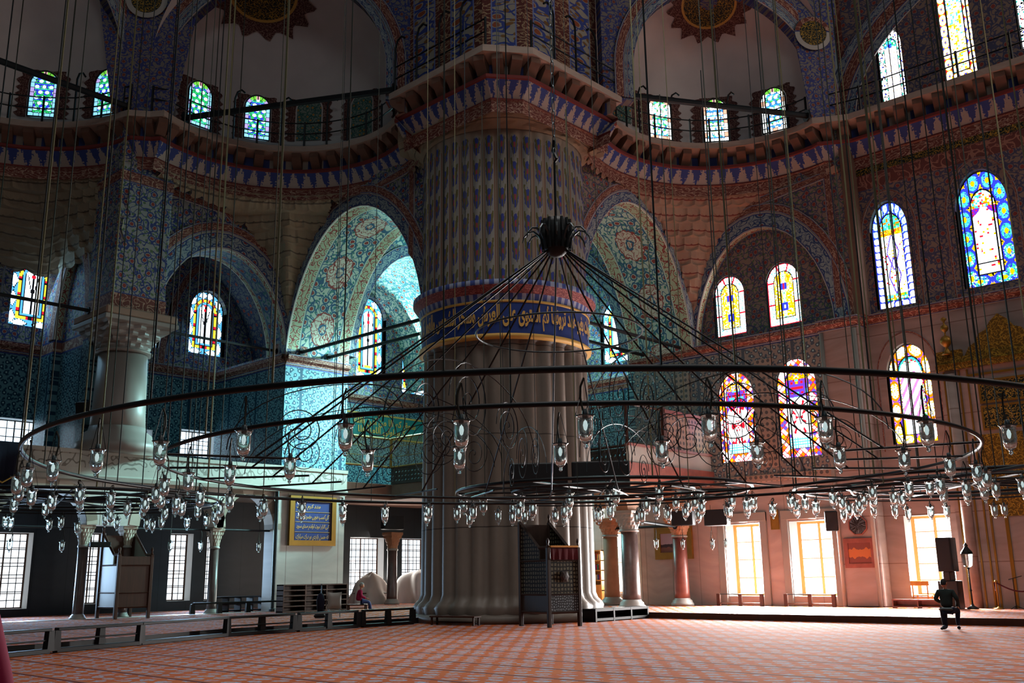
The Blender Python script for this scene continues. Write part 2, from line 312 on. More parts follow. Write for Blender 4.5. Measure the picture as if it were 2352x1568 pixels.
class MB:
    """collects shapes into ONE mesh"""
    def __init__(s): s.V = []; s.F = []; s.U = []; s.I = []; s.mi = 0
    def add(s, V, F, U=None):
        n = len(s.V); s.V += [Vector(v) for v in V]; s.F += [tuple(i+n for i in f) for f in F]
        s.U += U if U else [(v[0]+v[1], v[2]) for v in V]; s.I += [s.mi]*len(F); return s
    def box(s, x0, x1, y0, y1, z0, z1, bev=0., M=None):
        if x1 < x0: x0, x1 = x1, x0
        if y1 < y0: y0, y1 = y1, y0
        b = min(bev, (x1-x0)/2.1, (y1-y0)/2.1, (z1-z0)/2.1)
        if b <= 0:
            V = [(x, y, z) for z in (z0, z1) for x, y in ((x0, y0), (x1, y0), (x1, y1), (x0, y1))]
            F = [(3, 2, 1, 0), (4, 5, 6, 7), (0, 1, 5, 4), (1, 2, 6, 5), (2, 3, 7, 6), (3, 0, 4, 7)]
        else:
            V = []; F = []
            for z, i in ((z0, b), (z0+b, 0), (z1-b, 0), (z1, b)):
                X0, X1, Y0, Y1 = x0+i, x1-i, y0+i, y1-i; c = b if i == 0 else 0.001
                V += [(X0+c, Y0, z), (X1-c, Y0, z), (X1, Y0+c, z), (X1, Y1-c, z), (X1-c, Y1, z), (X0+c, Y1, z), (X0, Y1-c, z), (X0, Y0+c, z)]
            F.append(tuple(range(7, -1, -1))); F.append(tuple(range(24, 32)))
            for k in range(3):
                for j in range(8): F.append((k*8+j, k*8+(j+1) % 8, k*8+8+(j+1) % 8, k*8+8+j))
        if M is not None: V = [M @ Vector(v) for v in V]
        return s.add(V, F)
    def tube(s, pts, r, n=6, cap=True, closed=False):
        pts = [Vector(p) for p in pts]; V = []; F = []; U = []; N = len(pts); L = 0
        up = None
        for i, p in enumerate(pts):
            if closed: d = pts[(i+1) % N]-pts[i-1]
            else: d = (pts[min(i+1, N-1)]-pts[max(i-1, 0)])
            if d.length < 1e-9: d = Vector((0, 0, 1))
            d.normalize()
            if up is None: up = Vector((0, 0, 1)) if abs(d.z) < .9 else Vector((1, 0, 0))
            a = up-d*up.dot(d)
            if a.length < 1e-6: a = d.orthogonal()
            a.normalize(); b = d.cross(a); up = a
            rr = r[i] if isinstance(r, (list, tuple)) else r
            if i: L += (pts[i]-pts[i-1]).length
            for k in range(n):
                t = 2*pi*k/n; V.append(p+(a*cos(t)+b*sin(t))*rr); U.append((k/n, L))
        for i in range(N if closed else N-1):
            for k in range(n):
                a0 = i*n; b0 = ((i+1) % N)*n
                F.append((a0+k, a0+(k+1) % n, b0+(k+1) % n, b0+k))
        if cap and not closed:
            F.append(tuple(range(n-1, -1, -1))); F.append(tuple((N-1)*n+k for k in range(n)))
        return s.add(V, F, U)
    def lathe(s, prof, n=20, c=(0, 0, 0), a0=0., a1=2*pi, uk=1., cap=True):
        V = []; F = []; U = []; full = abs(a1-a0-2*pi) < 1e-6; m = n if full else n+1
        for r, z in prof:
            for k in range(m):
                t = a0+(a1-a0)*k/n; V.append((c[0]+r*cos(t), c[1]+r*sin(t), c[2]+z)); U.append((t*uk, z))
        for i in range(len(prof)-1):
            for k in range(n):
                k2 = (k+1) % m; F.append((i*m+k, i*m+k2, (i+1)*m+k2, (i+1)*m+k))
        if cap and full:
            if prof[0][0] > 1e-5: F.append(tuple(range(m-1, -1, -1)))
            if prof[-1][0] > 1e-5: F.append(tuple((len(prof)-1)*m+k for k in range(m)))
        return s.add(V, F, U)
    def prism(s, poly, z0, z1, M=None):
        """polygon (x,y) extruded z0..z1"""
        n = len(poly); V = [(x, y, z0) for x, y in poly]+[(x, y, z1) for x, y in poly]
        ts = geometry.tessellate_polygon([[Vector((x, y, 0)) for x, y in poly]])
        F = [tuple(t) for t in ts]+[tuple(i+n for i in t) for t in ts]+[(i, (i+1) % n, n+(i+1) % n, n+i) for i in range(n)]
        U = [(x, y) for x, y in poly]*2
        if M is not None: V = [M @ Vector(v) for v in V]
        return s.add(V, F, U)
    def obj(s, name, mat=None, parent=None, smooth=False, mats=None, loc=None):
        if mats: return mesh(name, s.V, s.F, None, parent, s.U, smooth, [MAT[m] for m in mats], s.I, loc)
        return mesh(name, s.V, s.F, mat, parent, s.U, smooth, loc=loc)

def tag(o, label=None, cat=None, group=None, kind=None):
    if label: o['label'] = label
    if cat: o['category'] = cat
    if group: o['group'] = group
    if kind: o['kind'] = kind
    return o
def thing(name, label, cat, loc=(0, 0, 0), rz=0., group=None):
    o = bpy.data.objects.new(name, None); COL.objects.link(o); o.location = loc; o.rotation_euler = (0, 0, rz)
    o.empty_display_size = .1
    return tag(o, label, cat, group)
def struct(o, label=None, cat=None): return tag(o, label, cat, None, 'structure')
def here(o, loc):
    """part meshes written in world coordinates under an Empty at loc"""
    o.matrix_parent_inverse = Matrix.Translation(loc).inverted(); return o
def wpart(mb, name, mat, root, smooth=False, mats=None):
    """part written in world coordinates of a root that sits at root.location (no rotation)"""
    L = Vector(root.location); mb.V = [Vector(v)-L for v in mb.V]
    return mb.obj(name, mat, root, smooth, mats)
def dup(root, loc, rz=None, label=None, group=None):
    r = root.copy(); COL.objects.link(r); r.location = loc
    if rz is not None: r.rotation_euler = (0, 0, rz)
    if label: r['label'] = label
    if group: r['group'] = group
    for ch in root.children:
        c = ch.copy(); COL.objects.link(c); c.parent = r
        for gch in ch.children:
            d = gch.copy(); COL.objects.link(d); d.parent = c
    return r

# local wall frames: (u, z, w) -> world
def frX(c): return lambda u, z, w=0.: Vector((c+w, u, z))       # faces +X, u along Y
def frY(c): return lambda u, z, w=0.: Vector((u, c-w, z))       # faces -Y, u along X
def frC(p, q):                                                  # plane through p,q (plan points), faces the left side of p->q ... normal given
    p, q = Vector((*p, 0)), Vector((*q, 0)); d = (q-p).normalized(); n = Vector((d.y, -d.x, 0))
    return lambda u, z, w=0.: p+d*u+n*w+Vector((0, 0, z))

def arch(u0, u1, zs, za, n=20, pw=1.12):
    c, h = (u0+u1)/2, (u1-u0)/2
    return [(c-h*cos(pi*i/n), zs+(za-zs)*max(0, sin(pi*i/n))**pw) for i in range(n+1)]
def archhole(u0, u1, zb, zs, za, n=20, pw=1.12): return [(u0, zb)]+arch(u0, u1, zs, za, n, pw)+[(u1, zb)]
def wall(name, fr, outer, holes, mat, depth=.4, parent=None, soff=None):
    loops = [outer]+holes
    pts = [p for l in loops for p in l]
    T = geometry.tessellate_polygon([[Vector((u, z, 0)) for u, z in l] for l in loops])
    n = len(pts); V = [fr(u, z, 0) for u, z in pts]; U = list(pts); F = []
    a, b, c = [V[i] for i in T[0]]; nn = (fr(0, 0, 1)-fr(0, 0, 0))
    for t in T:
        a, b, c = [V[i] for i in t]; f = tuple(t)
        if (b-a).cross(c-a).dot(nn) < 0: f = f[::-1]
        F.append(f)
    if depth:
        V += [fr(u, z, -depth) for u, z in pts]; U += list(pts); F += [tuple(i+n for i in f[::-1]) for f in F]
        k = 0
        for l in loops:
            m = len(l)
            for i in range(m): F.append((k+i, k+(i+1) % m, n+k+(i+1) % m, n+k+i))
            k += m
    return mesh(name, V, F, mat, parent, U)
def soffit(name, fr, pts, d0, d1, mat, parent=None, inset=.015, nd=1, smooth=True):
    """strip lining an opening: uv = (length along the curve, depth)"""
    c = (sum(p[0] for p in pts)/len(pts), sum(p[1] for p in pts)/len(pts))
    V = []; U = []; F = []; L = 0
    for i, (u, z) in enumerate(pts):
        if i: L += hypot(u-pts[i-1][0], z-pts[i-1][1])
        k = hypot(u-c[0], z-c[1]) or 1; uu, zz = u-(u-c[0])/k*inset, z-(z-c[1])/k*inset
        for j in range(nd+1):
            d = d0+(d1-d0)*j/nd; V.append(fr(uu, zz, -d)); U.append((L, d-d0))
    m = nd+1
    for i in range(len(pts)-1):
        for j in range(nd): F.append((i*m+j, i*m+j+1, (i+1)*m+j+1, (i+1)*m+j))
    return mesh(name, V, F, mat, parent, U, smooth)
def ring(name, fr, a, b, mat, w=.03, parent=None, th=0.):
    """band between two polylines of equal length on a wall; uv = (length, 0..1)"""
    V = []; U = []; F = []; L = 0
    for i in range(len(a)):
        if i: L += hypot(a[i][0]-a[i-1][0], a[i][1]-a[i-1][1])
        V += [fr(*a[i], w), fr(*b[i], w), fr(*a[i], w-.06), fr(*b[i], w-.06)]; U += [(L, 0), (L, 1), (L, 0), (L, 1)]
    for i in range(len(a)-1):
        k = i*4; F += [(k, k+1, k+5, k+4), (k+2, k, k+4, k+6), (k+1, k+3, k+7, k+5)]
    return mesh(name, V, F, mat, parent, U)
def offs(pts, d):
    o = []
    for i, p in enumerate(pts):
        a = pts[max(i-1, 0)]; b = pts[min(i+1, len(pts)-1)]; dx, dz = b[0]-a[0], b[1]-a[1]; k = hypot(dx, dz) or 1
        o.append((p[0]-dz/k*d, p[1]+dx/k*d))
    return o
# ------------------------------------------------------------------ plan (metres): X along the qibla wall, Y towards it
XL, XG, YQ, YM = -38., -44., 38., 38.6
PC = (-25.65, 27.1); ZP = .19; ZC = 20.4

# ---- floors
MBf = MB(); MBf.add([(-27, -6, 0), (12, -6, 0), (12, 31, 0), (-27, 31, 0)], [(0, 1, 2, 3)])
struct(MBf.obj('floor', 'carpet'), 'red and grey flower carpet of the central hall', 'floor')
m = MB(); m.box(-24.9, 12, 30.4, 48, -.1, ZP)
struct(m.obj('floor_platform', 'carpet'), 'raised carpeted platform below the qibla windows', 'floor')
m = MB(); m.prism([(-24.85, 48), (-46, 48), (-46, -4), (-23.2, -4), (-24.35, 9.7), (-26.45, 15.8), (-26.75, 23.3), (-26.5, 27), (-24.85, 30)][::-1], -.1, ZP); m.I = [0]*(len(m.F)-9)+[1]*9
struct(m.obj('floor_side_platform', mats=['carpet', 'black_wood']), 'raised carpeted side aisle behind the low barrier', 'floor')
m = MB(); m.box(-25.0, 12, 30.33, 30.39, 0, ZP+.015, .01)
struct(m.obj('trim_platform_edge', 'walnut'), 'dark timber edge of the qibla platform', 'trim')

# ---- left side wall: gallery front
wl = struct(bpy.data.objects.new('wall_left', None)); COL.objects.link(wl)
wl['label'] = 'painted left wall over the gallery with its tall arch'; wl['category'] = 'wall'
def add(o, p=wl): o.parent = p; return o
f = frX(XL)
A1 = arch(18.66, 25.3, 11.7, 16.1)
wall('arcade_wall', f, [(17.6, 6.3), (28.9, 6.3), (28.9, 20), (17.6, 20)], [archhole(18.66, 25.3, 6.5, 11.7, 16.1)], 'wall_left_paint', 1.2, wl)
soffit('arch_soffit', f, A1, 0, 1.6, 'soffit_gallery', wl)
soffit('arch_vault', f, arch(17.9, 27.3, 11.7, 17.6), 1.25, 6., 'vaultpaint', wl, 0)
soffit('vault_shelf', f, [(25.25, 11.72), (27.3, 11.72)], 1.25, 6., 'marble', wl, 0)
soffit('arch_jamb', f, [(25.3, 6.5), (25.3, 11.72)], 0, 6, 'wall_left_paint', wl)
V = [Vector((XL-d, 25.29, z)) for d in (0, 6) for z in (6.5, 11.9)]
mesh('jamb_tiles', V, [(0, 1, 3, 2)], 'wall_left_paint', wl, [(-d, z) for d in (0, 6) for z in (6.5, 11.9)])
ring('arch_frieze_pale', f, A1, offs(A1, .75), 'frieze_pale', .05, wl)
ring('arch_frieze_red', f, offs(A1, .77), offs(A1, 1.2), 'frieze_red', .07, wl)
P1 = [(18.75, 14.6), (18.75, 18.25), (21.9, 18.0), (22.3, 17.6)]
ring('panel_frame', f, P1, [(19.1, 15.0), (19.1, 17.85), (21.7, 17.7), (22.2, 17.3)], 'frieze_red', .06, wl)
# cornice at 11.5 in front of the pier block and back walls
def moulding(name, path, z, parent, mat='frieze_red', h=.45, out=.22):
    mb = MB(); N = len(path); V = []; U = []; F = []; L = 0
    prof = [(.0, 0), (.04, .0), (.06, .12), (out, .22), (out, h), (0, h)]
    for i, p in enumerate(path):
        a = Vector(path[max(i-1, 0)]); b = Vector(path[min(i+1, N-1)]); p = Vector(p); d = (b-a).normalized(); n = Vector((d.y, -d.x))
        if i: L += (p-Vector(path[i-1])).length
        for r, zz in prof: V.append((p.x+n.x*r, p.y+n.y*r, z+zz)); U.append((L, zz/h))
    k = len(prof)
    for i in range(N-1):
        for j in range(k-1): F.append((i*k+j, i*k+k+j, i*k+k+j+1, i*k+j+1))
    return mb.add(V, F, U).obj(name, mat, parent)
moulding('block_cornice', [(XL-.0, 25.3), (XL-.0, 28.9)], 11.3, wl)
moulding('jamb_cornice', [(XG, 25.28), (XL, 25.28)], 11.3, wl)
# block below the gallery and the lower arcade
f = frX(XL)
ARC = ((8.3, 11.6, 5.2), (13.4, 16.65, 5.05), (18.75, 22.2, 5.2), (22.5, 25.0, 5.2))
holes = [archhole(8.3, 11.6, ZP+.02, 3.7, 5.2, 16, 1.), [(13.4, ZP+.02)]+arch(13.4, 16.65, 3.7, 5.05, 16, 1.)+arch(18.75, 22.2, 3.7, 5.2, 16, 1.)+arch(22.5, 25.0, 3.7, 5.2, 16, 1.)+[(25.0, ZP+.02)]]
lw = wall('arcade_lower', f, [(4, ZP), (28.9, ZP), (28.9, 5.6), (4, 5.6)], holes, 'wall_left_paint', .7, wl)
for u0, u1, za in ARC:
    a = arch(u0, u1, 3.7, za, 16, 1.); ring('arch_voussoirs', f, a, offs(a, .42), 'voussoir', .02, wl); soffit('arch_lining', f, a, 0, .7, 'voussoir', wl)
mb = MB(); mb.box(XG, XL-.1, 4, 28.9, 5.35, 5.6); add(mb.obj('gallery_floor', 'marble'))
# dark slender posts standing on the floor under the gallery
# ---- carved marble parapet of the gallery
mb = MB()
prof = [(.02, 5.35), (.2, 5.4), (.24, 5.55), (.14, 5.62), (.14, 6.36), (.2, 6.4), (.22, 6.55), (-.12, 6.58), (-.12, 5.5)]
V = []; U = []; F = []
for i, y in enumerate((4, 28.9)):
    for r, z in prof: V.append((XL+r, y, z)); U.append((y, (z-5.45)/1.1))
k = len(prof)
for j in range(k-1): F.append((j, k+j, k+j+1, j+1))
mb.add(V, F, U); struct(mb.obj('trim_gallery_parapet', 'carved'), 'carved marble parapet along the left gallery', 'parapet')

# ---- back wall of the left gallery
wb = struct(bpy.data.objects.new('wall_gallery_back', None)); COL.objects.link(wb); wb['label'] = 'tiled back wall of the left gallery with windows'; wb['category'] = 'wall'
f = frX(XG)
LW = [(15.1, 17.1, 12.55, 14.9, 15.95), (21.0, 22.1, 12.55, 14.6, 15.6), (23.6, 25.6, 12.6, 14.9, 15.95), (34.05, 36.2, 12.8, 16.5, 17.7), (37.5, 39.6, 12.3, 15.4, 16.6)]
LS = [(15.1, 16.95, 7.0, 8.45), (21.3, 22.05, 7.4, 8.55), (23.5, 25.35, 7.45, 8.75), (26.6, 27.5, 7.4, 8.6)]
LL = [(15.2, 17.05, .5, 3.65), (23.3, 24.5, .62, 3.75), (19.4, 20.2, .6, 3.7), (25.2, 25.9, .6, 3.7), (33.9, 36.3, .57, 3.75), (37.6, 39.6, .57, 3.75)]
hs = [archhole(a, b, z0, z1, z2) for a, b, z0, z1, z2 in LW]+[[(a, z0), (a, z1), (b, z1), (b, z0)] for a, b, z0, z1 in LS+LL]
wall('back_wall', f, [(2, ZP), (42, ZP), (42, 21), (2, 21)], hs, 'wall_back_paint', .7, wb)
for a, b, z0, z1 in LS+LL:
    soffit('window_reveal', f, [(a, z0), (a, z1), (b, z1), (b, z0), (a, z0)], 0, .7, 'white', wb, smooth=False)
for a, b, z0, z1, z2 in LW[:3]:
    ar = arch(a-.35, b+.35, z1, z2+.35); ring('window_border', f, [(a-.35, z0-.3)]+ar+[(b+.35, z0-.3)], offs([(a-.35, z0-.3)]+ar+[(b+.35, z0-.3)], .1), 'frieze_pale', .04, wb)
moulding('back_cornice', [(XG, 2), (XG, 42)], 11.3, wb)
a = arch(22.4, 27.2, 11.8, 17.2); ring('wall_arch_band', f, a, offs(a, .4), 'frieze_red', .04, wb)
# exedra side wall with its blind arch, left of the column
f = frY(16.55)
wall('exedra_side_wall', f, [(XG, 6.5), (-39.0, 6.5), (-39.0, 20), (XG, 20)], [archhole(-42.6, -39.6, 6.7, 11.8, 15.6)], 'wall_left_paint', .4, wb)
a = arch(-42.6, -39.6, 11.8, 15.6); ring('side_arch_frieze', f, a, offs(a, .5), 'frieze_red', .05, wb); soffit('side_arch_soffit', f, a, 0, .4, 'soffit_gallery', wb)
wall('side_arch_back', frY(16.9), [(XG, 6.5), (-39.0, 6.5), (-39.0, 20), (XG, 20)], [], 'wall_left_paint', 0, wb)
V = [(XG, 2, 17), (XG, 28.9, 17), (XL-1, 28.9, 17), (XL-1, 2, 17)]

# ---- arch over the corner bay, left of the pier (spans wall block -> pier)
wv = struct(bpy.data.objects.new('wall_bay_arch_left', None)); COL.objects.link(wv); wv['label'] = 'great arch left of the pier with medallion soffit'; wv['category'] = 'wall'
f = frY(25.3); A2 = arch(-37.97, -28.45, 11.75, 17.65, 26, 1.2)
wall('arch_wall', f, A2+[(-27.2, 11.75), (-27.2, 20), (-38, 20), (-38, 11.75)], [], 'wall_left_paint', 0, wv)
soffit('arch_soffit', f, A2, 0, 3.6, 'soffit_bay', wv, .0, 4)
ring('arch_frieze_dark', f, A2, offs(A2, .55), 'frieze_pale', .05, wv); ring('arch_frieze_red', f, offs(A2, .57), offs(A2, .95), 'frieze_red', .07, wv)
ring('panel_frame', f, [(-29.0, 14.2), (-29.0, 18.6), (-32.4, 18.25)], [(-29.35, 14.6), (-29.35, 18.2), (-32.0, 17.95)], 'frieze_red', .06, wv)
# ---- arch right of the pier
wr = struct(bpy.data.objects.new('wall_bay_arch_right', None)); COL.objects.link(wr); wr['label'] = 'great arch right of the pier with medallion soffit'; wr['category'] = 'wall'
f = frX(-23.85); A3 = arch(29.6, 37.75, 11.6, 17.55, 26, 1.2)
wall('arch_wall', f, A3+[(38, 11.6), (38, 20), (28.6, 20), (28.6, 11.6)], [], 'wall_right_paint', 0, wr)
soffit('arch_soffit', f, A3, 0, 3.6, 'soffit_bay', wr, .0, 4)
ring('arch_frieze_dark', f, A3, offs(A3, .5), 'frieze_pale', .05, wr); ring('arch_frieze_red', f, offs(A3, .52), offs(A3, .85), 'frieze_red', .07, wr)

# ---- qibla side wall with the blind arch (right exedra)
wq = struct(bpy.data.objects.new('wall_right', None)); COL.objects.link(wq); wq['label'] = 'painted and marble wall right of the pier with blind arch'; wq['category'] = 'wall'
f = frY(YQ); A4 = arch(-23.75, -17.05, 11.75, 16.6)
RLW = [(-22.9, -21.2, .57, 3.6), (-19.85, -18.0, .57, 3.6)]
RST = [(-22.85, -21.07, 6.25, 9.2, 10.25), (-19.95, -18.13, 6.2, 9.3, 10.42)]
hs = [archhole(-23.75, -17.05, 11.75, 11.76, 16.6)]+[[(a, z0), (a, z1), (b, z1), (b, z0)] for a, b, z0, z1 in RLW]+[archhole(a, b, z0, z1, z2) for a, b, z0, z1, z2 in RST]
wall('exedra_wall', f, [(-27.45, ZP), (-16.1, ZP), (-16.1, 20), (-27.45, 20)], hs, 'wall_right_paint', .9, wq)
soffit('blind_arch_soffit', f, A4, 0, .42, 'soffit_gallery', wq)
RUP = [(-23.0, -21.4, 12.05, 14., 14.88), (-20.3, -18.68, 12.05, 14., 14.9)]
wall('blind_arch_back', frY(YQ+.42), [(-24, 11.6), (-16.8, 11.6), (-16.8, 17), (-24, 17)], [archhole(a, b, z0, z1, z2) for a, b, z0, z1, z2 in RUP], 'wall_right_paint', .3, wq)
ring('arch_frieze_pale', f, A4, offs(A4, .7), 'frieze_pale', .05, wq); ring('arch_frieze_red', f, offs(A4, .72), offs(A4, 1.1), 'frieze_red', .07, wq)
ring('panel_frame', f, [(-16.6, 12.2), (-16.6, 18.3), (-21., 17.9)], [(-16.95, 12.2), (-16.95, 17.95), (-20.7, 17.55)], 'frieze_red', .06, wq)
moulding('wall_cornice', [(-23.85, YQ), (-16.1, YQ)], 11.25, wq)
moulding('block_cornice', [(-27.45, YQ-.02), (-23.6, YQ-.02)], 11.25, wq)
for a, b, z0, z1 in RLW:
    soffit('window_reveal', f, [(a, z0), (a, z1), (b, z1), (b, z0), (a, z0)], 0, .9, 'white', wq, smooth=False)
    for q, r in ((a-.34, a-.02), (b+.02, b+.34)):
        mb = MB(); mb.box(q, r, YQ-.1, YQ+.05, ZP, z1+.45, .02); mb.obj('window_surround', 'marble', wq)
    mb = MB(); mb.box(a-.34, b+.34, YQ-.11, YQ+.05, z1+.06, z1+.45, .02); mb.obj('window_lintel', 'marble', wq)
mb = MB(); mb.box(-27.4, -16.2, YQ-.06, YQ+.1, 5.3, 5.62, .03); mb.obj('tile_border', 'piercedtile', wq)
for u in (-24.7, -20.5, -17.4):
    mb = MB(); mb.box(u-.42, u+.42, YQ-.03, YQ+.02, 5.9, 10.6, .01); mb.obj('pierced_tile_panel', 'piercedtile', wq)
# marble pilaster between exedra and qibla wall
mb = MB(); mb.box(-18.05+.35, -16.04, YQ-.16, YM-.02, ZP, 11.3, .04); add(mb.obj('marble_pilaster', 'qibla'), wq)
for x in (-16.2, -17.62):
    mb = MB(); mb.tube([(x, YQ-.18, ZP), (x, YQ-.18, 11.2)], .09, 8); add(mb.obj('corner_colonnette', 'marble', None, True), wq)
moulding('pilaster_cornice', [(-17.75, YQ-.17), (-16.05, YQ-.17), (-16.05, YM)], 11.25, wq)
mb = MB(); mb.box(-16.15, -15.75, YQ-.1, YM, 11.7, 20, .03); add(mb.obj('red_border_strip', 'corbel'), wq)

# ---- qibla wall proper
wm = struct(bpy.data.objects.new('wall_qibla', None)); COL.objects.link(wm); wm['label'] = 'marble and painted qibla wall at the right'; wm['category'] = 'wall'
f = frY(YM)
QW = [(-15.45, -13.9, 11.95, 15.3, 16.5), (-11.98, -10.05, 12.1, 15.3, 16.78), (-15.38, -13.65, 6.4, 9.2, 10.4), (-14.38, -13.3, 20.6, 23.3, 24.15), (-11.75, -10.48, 20.85, 25.4, 26.5), (-8.85, -7.5, 21.1, 24.6, 25.6)]
QL = [(-15.3, -13.55, .57, 3.62)]
wall('marble_wall', f, [(-16.1, ZP), (0, ZP), (0, 33), (-16.1, 33)], [archhole(*q) for q in QW]+[[(a, z0), (a, z1), (b, z1), (b, z0)] for a, b, z0, z1 in QL], 'qibla', .9, wm)
for a, b, z0, z1 in QL: soffit('window_reveal', f, [(a, z0), (a, z1), (b, z1), (b, z0), (a, z0)], 0, .9, 'white', wm, smooth=False)
for a, b, z0, z1, z2 in QW[:3]:
    fr_ = [(a-.3, z0-.25)]+arch(a-.3, b+.3, z1, z2+.4)+[(b+.3, z0-.25)]; ring('window_border', f, fr_, offs(fr_, .09), 'frieze_red', .03, wm)
moulding('qibla_cornice', [(-16.05, YM), (0, YM)], 11.35, wm, 'frieze_red', .4, .25)
mb = MB(); mb.box(-15.75, 0, YM-.05, YM+.05, 17.88, 18.82, .01); mb.obj('calligraphy_frieze', 'greengold', wm)
for o0, o1, mt in ((0, .35, 'frieze_pale'), (.37, 1.0, 'frieze_red'), (1.02, 1.4, 'frieze_pale')):
    a = arch(-16.9, 9., 20.4, 28.2, 40, 1.); ring('tympanum_arch_band', f, offs(a, -o0), offs(a, -o1), mt, .08, wm)

# ---- corner bay behind the pier
wc = struct(bpy.data.objects.new('wall_corner_bay', None)); COL.objects.link(wc); wc['label'] = 'tiled walls and arches of the corner bay behind the pier'; wc['category'] = 'wall'
f = frX(XL); a = arch(29.35, 37.8, 12.2, 18.4, 24, 1.1)
wall('bay_arch_wall', f, a+[(38.2, 12.2), (38.2, 21), (28.9, 21), (28.9, 12.2)], [], 'wall_left_paint', 0, wc); soffit('bay_arch_soffit', f, a, 0, 6, 'baypaint', wc, 0, 3)
ring('bay_arch_band', f, a, offs(a, .6), 'frieze_pale', .05, wc)
f = frY(YQ); a = arch(-37.6, -28.2, 12.2, 18.4, 24, 1.1)
wall('bay_rear_arch', f, a+[(-27.4, 12.2), (-27.4, 21), (-38.2, 21), (-38.2, 12.2)], [], 'wall_left_paint', 0, wc); soffit('rear_arch_soffit', f, a, 0, 4, 'baypaint', wc, 0, 3)
ring('rear_arch_band', f, a, offs(a, .6), 'frieze_pale', .05, wc)
RW = [(-32.45, -30.35, 12.8, 15.3, 16.4)]; RL_ = [(-32.4, -29.2, .6, 3.7)]
wall('bay_rear_wall', frY(42), [(XG, ZP), (-24, ZP), (-24, 21), (XG, 21)], [archhole(*q) for q in RW]+[[(a_, z0), (a_, z1), (b_, z1), (b_, z0)] for a_, b_, z0, z1 in RL_], 'wall_left_paint', .6, wc)
wall('bay_east_wall', frX(-27.43), [(38, ZP), (42, ZP), (42, 21), (38, 21)], [], 'wall_left_paint', .3, wc)
V = []; F = []; U = []
for i in range(9):
    for j in range(9):
        u, v = i/8, j/8; V.append((-38.2+11*u, 28.7+9.5*v, 18.6+3.*sin(pi*u)*sin(pi*v))); U.append((11*u, 9.5*v))
for i in range(8):
    for j in range(8): F.append((i*9+j, i*9+j+1, i*9+j+10, i*9+j+9))
mesh('bay_vault', V, F, 'baypaint', wc, U, True)
# back face of pier-side piers so daylight stays in the bay
moulding('bay_cornice', [(-38, 42-.01), (-27.4, 42-.01)], 11.5, wc)

# ------------------------------------------------------------------ semi-dome exedras
EX = [(-36., 11., 5.2), (-31., 19.6, 5.0), (-18., 32.3, 4.95)]
def cornice_path():
    P = []
    for cx, cy, r, a0, a1 in ((-36., 11., 5.2, 250, 72), (-31., 19.6, 5.1, 222, 38)):
        n = 22 if a0 > 230 else 26
        for i in range(n+1):
            t = rad(a0+(a1-a0)*i/n); P.append((cx+r*cos(t), cy+r*sin(t)))
    return P
# arcs run counter to the angle so that the hall lies to the right of the path
left_path = []
for i in range(23):
    t = rad(255-(255-100)*i/22); left_path.append((-36.+5.2*cos(t), 11.+5.2*sin(t)))
left_path += [(-36.5, 16.25), (-36.0, 16.95)]
for i in range(27):
    t = rad(207-(207-57)*i/26); left_path.append((-31.+5.05*cos(t), 19.6+5.05*sin(t)))
left_path = [p for p in left_path]
pier_path = [(-27.9, 22.9), (-22.55, 22.85), (-21.4, 24.3), (-21.4, 29.7)]
right_path = []
for i in range(27):
    t = rad(211-(211-80)*i/26); right_path.append((-18.+4.9*cos(t), 32.3+4.9*sin(t)))
right_path += [(-16.75, 36.95), (-15.5, 37.7), (-2., 37.75)]
CPROF = [(-.75, ZC, 0), (0, ZC, 0), (0, ZC-.26, 1), (-.1, ZC-.28, 1), (-.72, ZC-.42, 1), (-.72, ZC-.95, 2), (-.3, ZC-1.0, 3), (-.3, ZC-1.12, 4), (-.36, ZC-1.16, 4), (-.78, ZC-1.7, 5), (-.74, ZC-1.78, 6), (-.8, ZC-1.82, 7), (-.82, ZC-2.25, 7)]
